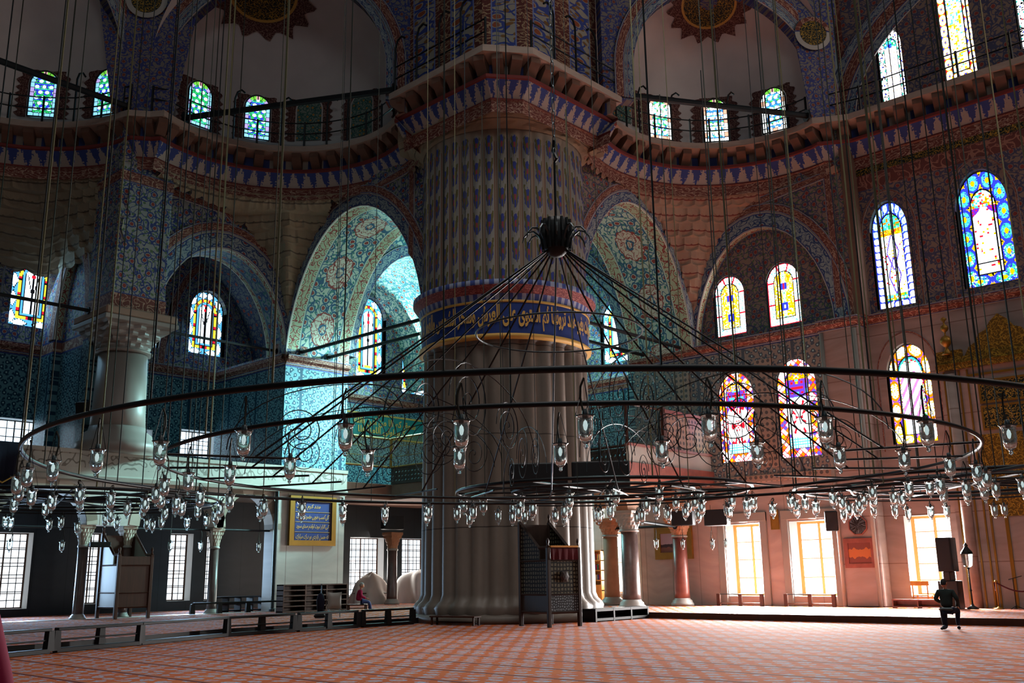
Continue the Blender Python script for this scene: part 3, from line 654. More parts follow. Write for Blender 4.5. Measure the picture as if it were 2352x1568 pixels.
def cornice(name, path, label):
    N = len(path); V = []; U = []; F = []; L = 0; k = len(CPROF)
    root = struct(bpy.data.objects.new(name, None), label, 'cornice'); COL.objects.link(root)
    nor = []
    for i in range(N):
        a = Vector(path[max(i-1, 0)]); b = Vector(path[min(i+1, N-1)]); p = Vector(path[i])
        d1 = (p-a).normalized() if i else (b-p).normalized(); d2 = (b-p).normalized() if i < N-1 else d1
        n1, n2 = Vector((d1.y, -d1.x)), Vector((d2.y, -d2.x)); n = (n1+n2)
        n = n.normalized() if n.length > .01 else n1
        nor.append(n/max(.45, n.dot(n1)))
    prev = None
    for i, p in enumerate(path):
        if i: L += (Vector(p)-Vector(path[i-1])).length
        for j, (r, z, zn) in enumerate(CPROF):
            V.append((p[0]+nor[i].x*r, p[1]+nor[i].y*r, z))
            zz = [q for q in CPROF if q[2] == zn]; t = zz.index((r, z, zn))/max(1, len(zz)-1) if len(zz) > 1 else .5
            U.append((L, zn+min(.97, max(.03, 1-t if zn != 5 else 0))))
    # per-face zones need split vertices: build face by face
    V2 = []; U2 = []; F2 = []
    for i in range(N-1):
        for j in range(k-1):
            z = CPROF[j+1][2]; n0 = len(V2)
            V2 += [V[i*k+j], V[(i+1)*k+j], V[(i+1)*k+j+1], V[i*k+j+1]]
            u0, u1 = U[i*k][0], U[(i+1)*k][0]
            U2 += [(u0, z+.02), (u1, z+.02), (u1, z+.97), (u0, z+.97)]; F2.append((n0, n0+1, n0+2, n0+3))
    mesh('cornice_profile', V2, F2, 'cornice', root, U2)
    # corbels under the walkway
    seg = [(Vector(path[i]), Vector(path[i+1]), nor[i], nor[i+1]) for i in range(N-1)]
    pos = .4; acc = 0; mb = MB()
    for a, b, na, nb in seg:
        l = (b-a).length
        while pos < acc+l:
            t = (pos-acc)/l; p = a.lerp(b, t); n = na.lerp(nb, t).normalized(); d = Vector((-n.y, n.x))
            M = Matrix(((d.x, n.x, 0, p.x), (d.y, n.y, 0, p.y), (0, 0, 1, 0), (0, 0, 0, 1)))
            h = .2
            q = [(-h, -.74, ZC-.95), (h, -.74, ZC-.95), (h, -.5, ZC-.9), (-h, -.5, ZC-.9), (-h, -.08, ZC-.5), (h, -.08, ZC-.5), (h, -.08, ZC-.3), (-h, -.08, ZC-.3), (-h, -.74, ZC-.38), (h, -.74, ZC-.38)]
            mb.add([M @ Vector(v) for v in q], [(0, 1, 2, 3), (3, 2, 5, 4), (4, 5, 6, 7), (7, 6, 9, 8), (0, 3, 4, 7, 8), (1, 9, 6, 5, 2)])
            pos += .78
        acc += l
    mb.obj('corbels', 'corbel', root)
    return root
cornice('trim_cornice_left', left_path+[(-27.9, 22.9)], 'scalloped walkway cornice round the two left exedras')
cornice('trim_cornice_pier', pier_path, 'projecting walkway cornice wrapped round the pier head')
cornice('trim_cornice_right', [(-21.4, 29.7)]+right_path, 'walkway cornice round the right exedra and qibla wall')

# ---- muqarnas between the arches and the cornice
def muqarnas(name, c, r, a0, a1, foot, rwall, zt, mat, label, zb=13.2, row=.6, cols=26):
    """stepped, scalloped tiers between the round cornice (radius r about c) and the walls; foot(t) is the height where the tiers meet the wall"""
    V = []; U = []; F = []; sx, sy = 6, 6; rows = int((zt-zb)/row+.99); NX, NY = cols*sx, rows*sy
    for j in range(NY+1):
        k, fj = divmod(j, sy); y = fj/sy; z = zt-row*(k+y)
        for i in range(NX+1):
            t = i/NX; a = rad(a0+(a1-a0)*t); d = Vector((cos(a), sin(a))); rw = rwall(d); zf = foot(t)
            cx = (i/sx+.5*(k % 2)) % 1.0; x = abs(cx-.5)*2
            def rad_at(zz):
                q = (zt-zz)/max(.05, zt-zf); return r+(rw-r)*min(1, max(0, q))**.85 if q < 1 else rw+.12
            base = rad_at(zt-row*k)*(1-y**1.5*.75)+rad_at(zt-row*(k+1))*(y**1.5*.75) if j < NY else rad_at(z)
            base += .26*(1-x**2.5)*sin(pi*min(1, y*.95+.05))
            V.append((c[0]+d.x*base, c[1]+d.y*base, z-.22*(1-x**1.6)*sin(pi*(1-y)*.5)*(1 if y > 0 else 0))); U.append((cx*0+i/sx, (k+y)+.32*(1-x**1.6)-.5))
    w = NX+1
    for j in range(NY):
        for i in range(NX):
            if zt-row*j/sy > foot((i+.5)/NX)-.05: F.append((j*w+i, j*w+i+1, (j+1)*w+i+1, (j+1)*w+i))
    return struct(mesh(name, V, F, mat, None, U), label, 'muqarnas')
def interp(P):
    def g(t):
        for (a, b), (c, d) in zip(P, P[1:]):
            if t <= c: return b+(d-b)*(t-a)/(c-a)
        return P[-1][1]
    return g
def lwall(c, xw, yw):
    """distance from c to the wall pair X=xw, Y=yw along d"""
    def g(d):
        o = []
        if xw is not None and (xw-c[0])*d.x > 1e-6: o.append((xw-c[0])/d.x)
        if yw is not None and (yw-c[1])*d.y > 1e-6: o.append((yw-c[1])/d.y)
        return min(o) if o else 9
    return g
def footline(c, a0, a1, rw, pts):
    """pts: (plan x, plan y, z) along the walls -> height as a function of t"""
    P = []
    for x, y, z in pts:
        a = math.degrees(atan2(y-c[1], x-c[0]));
        while a > max(a0, a1)+1: a -= 360
        while a < min(a0, a1)-1: a += 360
        P.append(((a-a0)/(a1-a0), z))
    return interp(sorted(P))
off = .1
C2, C3, C1 = (-31, 19.6), (-18, 32.3), (-36, 11.)
muqarnas('trim_muqarnas_left', C2, 5.8, 196, 56, footline(C2, 196, 56, 0, [(XL, 15.5, 18.2), (XL, 18.7, 18.2), (XL, 21.7, 17.9), (XL, 22.9, 17.45), (XL, 24.0, 16.5), (XL, 24.8, 15.2), (XL, 25.3, 13.3), (-37.3, 25.3, 15.4), (-36.2, 25.3, 17.0), (-34.5, 25.3, 18.2), (-33, 25.3, 18.5), (-28.5, 25.3, 18.3)]), lwall(C2, XL+.08, 25.22), 18.35, 'muqarnas_left', 'tiers of stone muqarnas over the left arches')
muqarnas('trim_muqarnas_right', C3, 5.7, 214, 72, footline(C3, 214, 72, 0, [(-23.85, 29, 18.3), (-23.85, 31.6, 18.4), (-23.85, 33.7, 18.1), (-23.85, 35.6, 17.2), (-23.85, 36.9, 15.7), (-23.85, 38, 13.3), (-23, 38, 15.6), (-22, 38, 16.9), (-20.8, 38, 17.7), (-19, 38, 18.2), (-16, 38, 18.3)]), lwall(C3, -23.77, 37.92), 18.35, 'muqarnas_right', 'tiers of pinkish muqarnas right of the pier')
muqarnas('trim_muqarnas_far_left', C1, 6., 255, 99, lambda t: 15.4-1.5*abs(t-.5), lwall(C1, XG+.1, 16.45), 18.35, 'muqarnas_left', 'shadowed muqarnas at the far left edge')

# ---- semi-dome shells, chord walls and windows
def frCyl(c, r):   # u is the arc length measured clockwise seen from above so it runs left->right for someone inside
    return lambda u, z, w=0.: Vector((c[0]+(r-w)*cos(-u/r), c[1]+(r-w)*sin(-u/r), z))
def shell(name, c, r, a0, a1, label):
    V = []; U = []; F = []; NA, NZ = 40, 20
    prof = [(r, ZC-.02), (r, ZC+2.2)]+[(r*cos(t), ZC+2.2+(r*.98)*sin(t)) for t in [pi/2*i/NZ for i in range(1, NZ+1)]]
    for rr, z in prof:
        for i in range(NA+1):
            t = rad(a0+(a1-a0)*i/NA); V.append((c[0]+rr*cos(t), c[1]+rr*sin(t), z)); U.append((t*r, z))
    w = NA+1
    for j in range(len(prof)-1):
        for i in range(NA): F.append((j*w+i, j*w+i+1, (j+1)*w+i+1, (j+1)*w+i))
    return struct(mesh(name, V, F, 'plaster', None, U, True), label, 'semi-dome')
shell('ceiling_semidome_left', (-31, 19.6), 6.0, 50, 206, 'plain plaster semi-dome over the left exedra')
shell('ceiling_semidome_far_left', (-36, 11), 6.0, 99, 262, 'dark plaster semi-dome at the far left')
shell('ceiling_semidome_right', (-18, 32.3), 6.0, 72, 217, 'pinkish plaster semi-dome right of the pier')
def medallion(c, r, az, el, rr, nm):
    """painted roundel with spiky border lying on the semi-dome"""
    zc = ZC+2.2
    def P(a, e, k): return Vector((c[0]+(r-k)*cos(e)*cos(a), c[1]+(r-k)*cos(e)*sin(a), zc+(r*.98-k)*sin(e)))
    V = []; F = []; U = []; I = []; n = 96
    a0, e0 = rad(az), rad(el)
    rings = [(0, 0), (rr*.3, 0), (rr*.31, 0), (rr*.92, 0), (rr*.93, 0), (rr*1., 0), (rr*1.25, 0), (rr*1.5, 1)]
    for q, (d, sp) in enumerate(rings):
        for i in range(n):
            t = 2*pi*i/n; dd = d
            if sp: dd = rr*(1.28+.32*(abs((i*18/n) % 1-.5)*2)**1.5)
            V.append(P(a0+dd/r*cos(t)/cos(e0), e0+dd/r*sin(t), .06)); U.append((dd*cos(t), dd*sin(t)))
    mid = [3, 3, 0, 1, 1, 2, 2]
    for q in range(len(rings)-1):
        for i in range(n): F.append((q*n+i, q*n+(i+1) % n, (q+1)*n+(i+1) % n, (q+1)*n+i)); I.append(mid[q])
    me = mesh(nm, V, F, None, None, U, True, [MAT['greengold'], MAT['goldpaint'], MAT['halo'], MAT['spandrel']], I); return me
def chordwall(name, p, q, u0, u1, zs, za, mat, label, ext=(2.5, 2.5), ztop=33):
    """wall standing on the chord of an exedra, pierced by its arch"""
    f = frC(p, q); L = (Vector(q)-Vector(p)).length; a = arch(u0, L-u1, zs, za, 30, 1.05)
    root = struct(bpy.data.objects.new(name, None), label, 'arch'); COL.objects.link(root)
    wall('spandrel', f, [(-ext[0], ZC-.1), (u0, ZC-.1)]+a+[(L-u1, ZC-.1), (L+ext[1], ZC-.1), (L+ext[1], ztop), (-ext[0], ztop)], [], 'spandrel', .5, root)
    full = [(u0, ZC)]+a+[(L-u1, ZC)]
    for o0, o1, mt in ((0, .3, 'frieze_pale'), (.32, .42, 'frieze_pale'), (.44, .85, 'frieze_red')):
        ring('arch_band', f, offs(full, o0), offs(full, o1), mt, .06+o0*.05, root)
    soffit('arch_soffit', f, full, 0, .5, 'frieze_red', root, 0)
    return root, f
c2, f2 = chordwall('wall_exedra_arch_left', (-36.55, 17.2), (-28.2, 23.3), .35, .25, ZC+1.5, 26.6, 'spandrel', 'painted arch framing the left semi-dome', (.35, 1.))
c3, f3 = chordwall('wall_exedra_arch_right', (-21.3, 29.9), (-16.4, 37.9), .35, .3, ZC+1.4, 26.1, 'spandrel', 'painted arch framing the right semi-dome', (1., .4))
c1_, f1 = chordwall('wall_exedra_arch_far_left', (-37.1, 4.6), (-37.1, 16.6), .4, .4, ZC+1.5, 28., 'spandrel', 'dark painted arch at the far left', (1., .1))
def roundel(nm, f, u, z, r, label):
    root = thing(nm, label, 'roundel', f(u, z, .3))
    V = []; F = []; U = []; n = 48
    for d in (0, r*.72, r*.74, r*1.):
        for i in range(n): t = 2*pi*i/n; V.append(f(u+d*cos(t), z+d*sin(t), .14 if d < r*.8 else .12)); U.append((d*cos(t), d*sin(t)))
    me = MB(); me.add(V[:2*n], [(i, (i+1) % n, n+(i+1) % n, n+i) for i in range(n)], U[:2*n]); wpart(me, 'roundel_face', 'greengold', root)
    me = MB(); me.add(V[2*n:], [(i, (i+1) % n, n+(i+1) % n, n+i) for i in range(n)], U[2*n:]); wpart(me, 'roundel_rim', 'frieze_red', root)
    return root
roundel('calligraphy_roundel', frC((-37.3, 15.7), (-35.6, 17.9)), 1.25, 25.6, .85, 'round gold calligraphy disc high above the left column')
roundel('calligraphy_roundel', frC((-17.2, 36.6), (-15.4, 38.5)), .95, 24.4, .8, 'round gold calligraphy disc between right semi-dome and stained windows')
wall('spandrel_left', frC((-37.3, 15.7), (-35.6, 17.9)), [(.2, ZC), (2.6, ZC), (4.2, 31), (-1.6, 31)], [], 'spandrel', .1).parent = c2
wall('spandrel_right', frC((-17.2, 36.6), (-15.4, 38.5)), [(.6, ZC), (1.6, ZC), (2.8, 33), (-.8, 33)], [], 'spandrel', .1).parent = c3

# ---- windows
def sp(c): return tuple(c)
Wt, Bl, Cy, Gn, Rd, Ye, Li, Tq, Pu, Pk, Or, Dk = (2.2, 2.2, 2.2), (.03, .05, .9), (.15, .65, 1.), (.02, .5, .12), (.85, .01, .03), (1., .55, .0), (.45, .35, .75), (.05, .7, .65), (.16, .05, .75), (1., .25, .65), (1., .25, .0), (.004, .004, .006)
def hsh(a, b, c=0): return (math.sin(a*12.9898+b*78.233+c*37.7)*43758.5453) % 1.0
def pick(h, L): return L[int(h*len(L)) % len(L)]
def style(kind, W, H, ys, n):
    hw = W/2; ya = H
    def edge(x, y):
        dx = x-hw
        if y > ys:
            r = sqrt((dx/hw)**2+((y-ys)/(ya-ys))**2); return (1-r)*hw, ys+atan2((y-ys)/(ya-ys), abs(dx)/hw+1e-6)*hw*1.1
        return min(x, W-x, y), (y if min(x, W-x) < y else hw*5+abs(dx))
    bright = 1.
    def lead(v, w): f = v % 1.0; return f < w or f > 1-w
    def f(x, y):
        e, s = edge(x, y); dx = abs(x-hw); t = y/H
        if e < .02*W: return Dk
        if kind in ('hex', 'hexwarm'):
            A_ = (Gn, (.08, .7, .5), Bl, Cy)
            if e < .17*W:
                k = s/(.2*W); 
                if lead(k, .07) or e > .155*W: return Dk
                if y > ys+.6*(ya-ys) and dx < .3*W: return (.7, .35, .4) if dx < .07*W else (.15, .55, .05)
                h = hsh(int(k), 3, n); L = (.28, .72, 1.) if kind == 'hex' else (1.9, 2.1, 2.1)
                return Li if h < .25 and kind == 'hex' else ((1., .45, .3) if h < .2 else L)
            q = .25*W; a, b = (x-hw)/q, (y)/(q*.9)
            row = math.floor(b); ox = .5*(row % 2); ca = a+ox; fx = ca-math.floor(ca)-.5; fy = b-row-.5
            d = max(abs(fx)*1.0, abs(fx)*.5+abs(fy)*.87)
            if d < .3: return (.75, 1.3, 1.7) if kind == 'hex' else Wt
            if d < .335: return Dk
            ang = math.floor((atan2(fy, fx)/pi+1)*3+.5)
            if abs(((atan2(fy, fx)/pi+1)*3+.5) % 1-.5) > .42: return Dk
            return pick(hsh(ang, row, n), (Gn, (.05, .6, .35), Bl, Gn)) if kind == 'hex' else pick(hsh(ang, row, n), ((.05, .6, .08), Wt, (.05, .3, .9), (.1, .8, .7)))
        if kind == 'tulip':
            if e < .19*W:
                k = s/(.42*W); fx = k % 1; 
                d = abs(fx-.5)*2*.62+abs(e/(.19*W)-.5)*1.1
                if .52 < d < .6 or e > .18*W: return Dk
                return (1.2, 1.8, 2.2) if d < .52 else (.1, .5, 1.)
            if e < .26*W:
                k = s/(.36*W); return Dk if lead(k, .05) else (Rd if k % 1 < .2 else (.9, .75, .05))
            if e < .27*W: return Dk
            if e < .32*W: return (.1, .5, 1.)
            if e < .33*W: return Dk
            if y < .17*H: return (.9, .7, .05) if dx < .12*W and y > .12*H else (.1, .6, 1.) if y < .12*H else Rd if dx > .14*W else Wt
            if dx < .05*W and (abs(t-.7) < .02 or abs(t-.79) < .02): return Rd
            if abs(dx-.25*(t-.42)*H) < .008*W+.008 and .42 < t < .7: return Dk
            if dx < .012*W: return Dk
            return (2., 2.3, 2.5)
        if kind == 'gold':
            if e < .23*W:
                k = s/(.62*W); fx = k % 1
                if e < .035*W or e > .2*W or fx < .05 or fx > .95: return Rd if e < .2*W else Dk
                return pick(hsh(int(x*26), int(y*26), n), (Wt, Wt, Wt, (1.6, 2., 2.2), Cy))
            if dx < .1*W and abs(t-.3) < .06: return Bl if dx+abs(t-.3)*2 > .04*W else Wt
            if dx < .1*W and abs(t-.62) < .05: return Rd if dx < .03*W else Bl
            h = hsh(int((dx)*20), int(y*20), n)
            if dx < .05*W: return Wt if h < .7 else (.1, .6, .3)
            return pick(h, (Ye, Ye, (1.2, .8, .05), (1.4, 1., .3), Wt, Or if t > .6 else Ye))
        if kind == 'mosaic':
            if e < .2*W or y < .08*H:
                a = (x+y)/(.13*W); b = (x-y)/(.13*W); h = hsh(math.floor(a), math.floor(b), n)
                if lead(a, .09) or lead(b, .09): return Rd
                return pick(h, (Wt, Wt, Ye, (.12, .1, .7), Wt, Or))
            if e < .225*W: return Dk
            if y > ys+.05*H:
                return pick(hsh(int(dx*17), int(y*17), n), (Ye, Or, Ye, (.1, .1, .8), Ye, Wt))
            if t < .2: 
                a = x/(.06*W); b = y/(.06*W); return Cy if (lead(a, .2) or lead(b, .2)) else Wt
            r = hypot(dx/W, (t-.4)*H/W*.62)
            if t < .6 and r < .34:
                k = hsh(int(atan2(abs(t-.4), dx/W+.001)*4), int(r*11), n); return Rd if k < .42 else Wt
            if t > .6:
                return pick(hsh(int(dx*11), int(y*9), n), (Pu, Pu, Pu, (.1, .7, .9), Rd, Pu, Ye if dx < .05 else Rd))
            return Pu
        if kind == 'chain':
            if e < .2*W:
                k = s/(.2*W); fx = k % 1-.5; g_ = e/(.2*W)-.5
                d = hypot(fx*.9, g_); ok = abs(d-.24) < .13 or abs(fx+g_) < .09
                c_ = Wt if y < ys*.9 else (.6, 1.3, 1.1)
                return c_ if ok and e > .03*W else (.03, .06, 1.)
            if e < .225*W: return Dk
            if y > ys+.0*H: return pick(hsh(int(x*13), int(y*13), n), (Tq, Gn, (.3, .8, .9), Or, Cy, Tq))
            if t > .68: return pick(hsh(int(x*22), int(y*22), n), (Ye, Or, Ye, Rd, (1.2, .8, .1)))
            if t < .13: return pick(hsh(int(x*16), int(y*16), n), (Tq, Gn, Ye, Wt, Or, Cy))
            for c_ in (.3, .52):
                q = abs(abs(dx/W)-.16+abs(t-c_)*.9)
                if q < .018 and abs(t-c_) < .17: return (.13, .08, .7)
            h = hsh(int(x*15), int(y*15), n); return (Rd if h < .05 else Ye if h < .1 else (.9, 1.7, 1.5) if h < .3 else Wt)
        if kind == 'medal':
            if e < .25*W:
                k = s/(.42*W); fx = (k % 1-.5)*2; g_ = (e/(.25*W)-.5)*2; d = hypot(fx*1.02, g_*.95)
                if d > 1.08: return Ye if hsh(int(x*24), int(y*24), n) < .75 else Dk
                if d > .78: return Bl
                if d < .3: return Ye
                return pick(hsh(int(x*24), int(y*24), n), (Tq, Bl, Cy, (.05, .7, .5), Gn if t < .5 else Cy, Wt if t < .3 else Tq))
            if e < .275*W: return Dk
            if y > ys: return pick(hsh(int(x*14), int(y*14), n), (Wt, Ye, Wt, Tq, Rd, (.9, 1.4, 1.4), Or))
            if t < .12 or abs(t-.2) < .006: return Dk if abs(t-.2) < .006 else Wt
            prof = .3*W if t < .5 else .3*W*max(0, 1-(t-.5)/.18)**.5+.03*W*math.sin(y*14)
            if dx > prof and t > .2: return (.18, .02, .6) if hsh(int(x*22), int(y*22), n) > .25 else Rd
            h = hsh(int(x*13), int(y*13), n); return Rd if h < .05 else Ye if h < .08 else (.8, 1.8, 1.6) if h < .2 else Wt
        if kind == 'rose':
            if e < .2*W:
                k = s/(.5*W); fx = (k % 1-.5)*2; g_ = (e/(.2*W)-.5)*2; d = hypot(fx*1., g_*.8)
                if d > .98: return Pu if hsh(int(x*20), int(y*20), n) < .7 else Pk
                if d > .72: return Or if t > .1 else Ye
                return pick(hsh(int(x*26), int(y*26), n), (Wt, Wt, Wt, Ye, (1.4, 1., .3), Wt))
            if e < .225*W: return Dk
            if t > .72: return (.05, .55, .6) if e < .26*W else pick(hsh(int(x*14), int(y*14), n), (Wt, Wt, (1., 1.7, 1.8), Rd if t > .8 else Wt, Gn if t > .8 else Wt))
            if t < .24: return Wt if dx < .22*W else Ye
            if e < .27*W: return pick(hsh(int(x*30), int(y*30), n), (Wt, Pu, Gn, Ye, Wt, Rd))
            d = (x*.8-y*.45)/(.15*W); return (Pk if d % 1 < .36 else Wt) if not lead(d, .04) else (.4, .3, .35)
        if kind in ('pearl', 'ovals'):
            if e < .24*W:
                k = s/(.4*W); fx = (k % 1-.5)*2; g_ = (e/(.24*W)-.5)*2; d = hypot(fx, g_)
                if kind == 'pearl':
                    if d < .22: return pick(hsh(int(k), 1, n), (Bl, Rd, Bl))
                    if d > 1.05: return (.05, .5, .4)
                    return Wt if hsh(int(x*20), int(y*20), n) < .85 else Dk
                if d > 1.05: return Rd if t < .8 and hsh(int(k), 2, n) < .6 else Bl
                if d < .18: return Bl
                if d < .34: return Ye
                return Wt if d < .9 else Ye
            if e < .265*W: return Dk
            if kind == 'pearl':
                if y > ys: return pick(hsh(int(x*16), int(y*16), n), (Tq, (.1, .6, .6), Gn, Bl, Wt))
                d = (x*1.1+y*.6)/(.17*W); return (Or if hsh(int(x*18), int(y*18), n) < .5 else Pu) if d % 1 < .12 else Wt
            return pick(hsh(int(x*13), int(y*13), n), (Wt, Wt, Wt, Ye, (1.3, .7, .1), Wt, Cy, Gn if t > .8 else Wt))
        return Wt
    return f
NW = [0]
def stained(f, u0, u1, zb, zs, za, kind, nx, label, w=-.3, dim=1., pw=1.12, fw=.07):
    NW[0] += 1; W = u1-u0; H = za-zb
    root = struct(bpy.data.objects.new('window_%d' % NW[0], None), label, 'window'); COL.objects.link(root)
    fn = style(kind, W, H, zs-zb, NW[0]); ny = max(8, int(nx*H/W)); V = []; F = []; C_ = []
    for j in range(ny+1):
        for i in range(nx+1): V.append(f(u0+W*i/nx, zb+H*j/ny, w))
    for j in range(ny):
        for i in range(nx):
            x, y = W*(i+.5)/nx, H*(j+.5)/ny
            if zb+y > zs:
                # inside the arch?
                s = min(1, max(0, (y-(zs-zb))/(za-zs)))**(1/pw); 
                if abs(x-W/2)/(W/2) > sqrt(max(0, 1-s*s)): continue
            c = fn(x, y); F.append((j*(nx+1)+i, j*(nx+1)+i+1, (j+1)*(nx+1)+i+1, (j+1)*(nx+1)+i)); C_.append((c[0]*dim, c[1]*dim, c[2]*dim, 1.))
    o = mesh('stained_panes', V, F, 'stained', root)
    at = o.data.attributes.new('glass', 'FLOAT_COLOR', 'FACE'); at.data.foreach_set('color', [k for c in C_ for k in c])
    hole = archhole(u0, u1, zb, zs, za, 20, pw); hole.append(hole[0])
    soffit('reveal', f, hole, -.0, -w+.02, 'marble', root, 0, smooth=False)
    mb = MB(); mb.tube([f(*p, w+.03) for p in hole], fw*.5, 4); mb.obj('lead_frame', 'iron', root)
    return root
def clear(f, u0, u1, zb, zt, mat, label, w=-.7, wood='honey_wood', nv=1, nh=4, grille=False, fw=.09):
    NW[0] += 1
    root = struct(bpy.data.objects.new('window_%d' % NW[0], None), label, 'window'); COL.objects.link(root)
    mesh('glass_panes', [f(u0, zb, w-.06), f(u1, zb, w-.06), f(u1, zt, w-.06), f(u0, zt, w-.06)], [(0, 1, 2, 3)], mat, root)
    def bar(a, b, r, nm, mt):
        mb = MB(); a, b = Vector(f(*a, w)), Vector(f(*b, w)); mb.tube([a, b], r, 4); mb.obj(nm, mt, root)
    for a, b in (((u0, zb), (u0, zt)), ((u1, zb), (u1, zt)), ((u0, zt), (u1, zt)), ((u0, zb), (u1, zb))): bar(a, b, fw, 'frame_rail', wood)
    for i in range(nv): u = u0+(u1-u0)*(i+1)/(nv+1); bar((u, zb), (u, zt), fw*.55, 'mullion', wood)
    mb = MB()
    for i in range(nh): z = zb+(zt-zb)*(i+1)/(nh+1); mb.tube([f(u0, z, w), f(u1, z, w)], .018, 4)
    mb.obj('glazing_bars', wood, root)
    if grille:
        mb = MB(); n = max(3, int((u1-u0)/.28))
        for i in range(1, n): u = u0+(u1-u0)*i/n; mb.tube([f(u, zb, w-.04), f(u, zt, w-.04)], .02, 5)
        n = max(3, int((zt-zb)/.34))
        for i in range(1, n): z = zb+(zt-zb)*i/n; mb.tube([f(u0, z, w-.04), f(u1, z, w-.04)], .02, 5)
        mb.obj('iron_grille', 'iron', root)
    return root
# left gallery windows
fb = frX(XG)
for q, lab in zip(LW, ('stained window with yellow frame at the far left, above tiles', 'narrow stained window half hidden by the left column', 'stained window with yellow frame inside the left arch', 'tall stained window in the turquoise bay left of the pier', 'stained window cut off by the left edge of the pier')):
    stained(fb, *q, 'tulip', 44, lab, -.35, .8 if q[0] < 30 else 1.1)
for q, lab in zip(LS, ('small gallery window at far left, over the dark banner', 'small gallery window just right of the left column', 'small gallery window below the left arch', 'small bluish gallery window beside the pier block')):
    clear(fb, *q, 'daylight_blue', lab, -.6, 'dark_wood', 1, 1, True, .06)
for q, lab in zip(LL, ('tall barred window under the gallery at the far left', 'tall barred window under the gallery, between two slender columns', 'barred window behind the left pulpit', 'narrow barred window right of a slender column', 'tall window behind the tarpaulin heap', 'tall window at the pier edge, above the white cover')):
    clear(fb, *q, 'daylight_grey', lab, -.6, 'brown_wood', 1, 4, True, .07)
stained(frY(42), *RW[0], 'tulip', 40, 'bright stained window just right of the pier', -.3, 1.6)
clear(frY(42), *RL_[0], 'daylight_white', 'glaring window behind the two columns right of the pier', -.5, 'honey_wood', 2, 3, False, .06)
fq = frY(YQ)
for q, lab in zip(RLW, ('glaring tall window left of the golden notice', 'tall window with golden frame beside the small wall speaker')):
    clear(fq, *q, 'daylight_white', lab, -.8, 'honey_wood', 1, 3, False, .11)
for q, lab in zip(RST, ('red bordered stained window, left of the lower pair', 'red bordered stained window, right of the lower pair')):
    stained(fq, *q, 'mosaic', 64, lab, -.1, 1.)
for q, lab in zip(RUP, ('yellow stained window, left of the pair in the blind arch', 'yellow stained window, right of the pair in the blind arch')):
    stained(frY(YQ+.42), *q, 'gold', 44, lab, -.12, 1.)
fm_ = frY(YM)
for q, k, nx, lab in zip(QW, ('chain', 'medal', 'rose', 'pearl', 'ovals', 'pearl'), (60, 74, 60, 42, 52, 30), ('stained window with blue chain border on the qibla wall', 'large stained window ringed by blue medallions', 'stained window with pink stripes beside the mihrab', 'upper stained window with white beads, nearest the corner', 'upper stained window with red and white ovals', 'upper stained window cut by the right picture edge')):
    stained(fm_, *q, k, nx, lab, -.25, 1.)
clear(fm_, *QL[0], 'daylight_white', 'glaring tall window behind the seated man', -.8, 'honey_wood', 1, 4, False, .11)
# semi-dome windows with painted halos
def halo(f, u, z, hw, zb, zs, za, root, nm='painted_halo'):
    inner = [(u-hw*1.12, zb-.05)]+arch(u-hw*1.12, u+hw*1.12, zs, za+.06, 36)+[(u+hw*1.12, zb-.05)]
    V = []; U = []; F = []; n = 0; L = 0
    pts = []
    for i in range(len(inner)-1):
        a, b = inner[i], inner[i+1]; m_ = max(1, int(hypot(b[0]-a[0], b[1]-a[1])/.055))
        for k in range(m_): pts.append((a[0]+(b[0]-a[0])*k/m_, a[1]+(b[1]-a[1])*k/m_))
    pts.append(inner[-1]); o = offs(pts, 1.)
    for i, (p, q) in enumerate(zip(pts, o)):
        if i: L += hypot(p[0]-pts[i-1][0], p[1]-pts[i-1][1])
        s = abs((L/.3) % 1-.5)*2; d = .3+.2*(1-s)
        r = (p[0]+(q[0]-p[0])*d, p[1]+(q[1]-p[1])*d); V += [f(*p, .03), f(*r, .03)]; U += [(L, 0), (L, d)]
    for i in range(len(pts)-1): F.append((2*i, 2*i+1, 2*i+3, 2*i+2))
    return mesh(nm, V, F, 'halo', root, U)
def domewin(c, ang, zb, kind, label, hw=.6, blind=False, dim=1.):
    f = frCyl(c, 6.0); u = -rad(ang)*6.0; zs, za = zb+1.55, zb+2.15
    if blind:
        root = thing('painted_blind_window', label, 'painted panel', f(u, zb, 0.)); 
        h = archhole(u-hw, u+hw, zb, zs, za); T = geometry.tessellate_polygon([[Vector((*p, 0)) for p in h]])
        mb = MB(); mb.add([f(*p, .035) for p in h], [tuple(t) for t in T], h); wpart(mb, 'painted_panel', 'blind', root)
        o = halo(f, u, 0, hw, zb, zs, za, root); here(o, root.location); return root
    root = stained(f, u-hw, u+hw, zb, zs, za, kind, 46, label, .05, dim)
    halo(f, u, 0, hw, zb, zs, za, root)
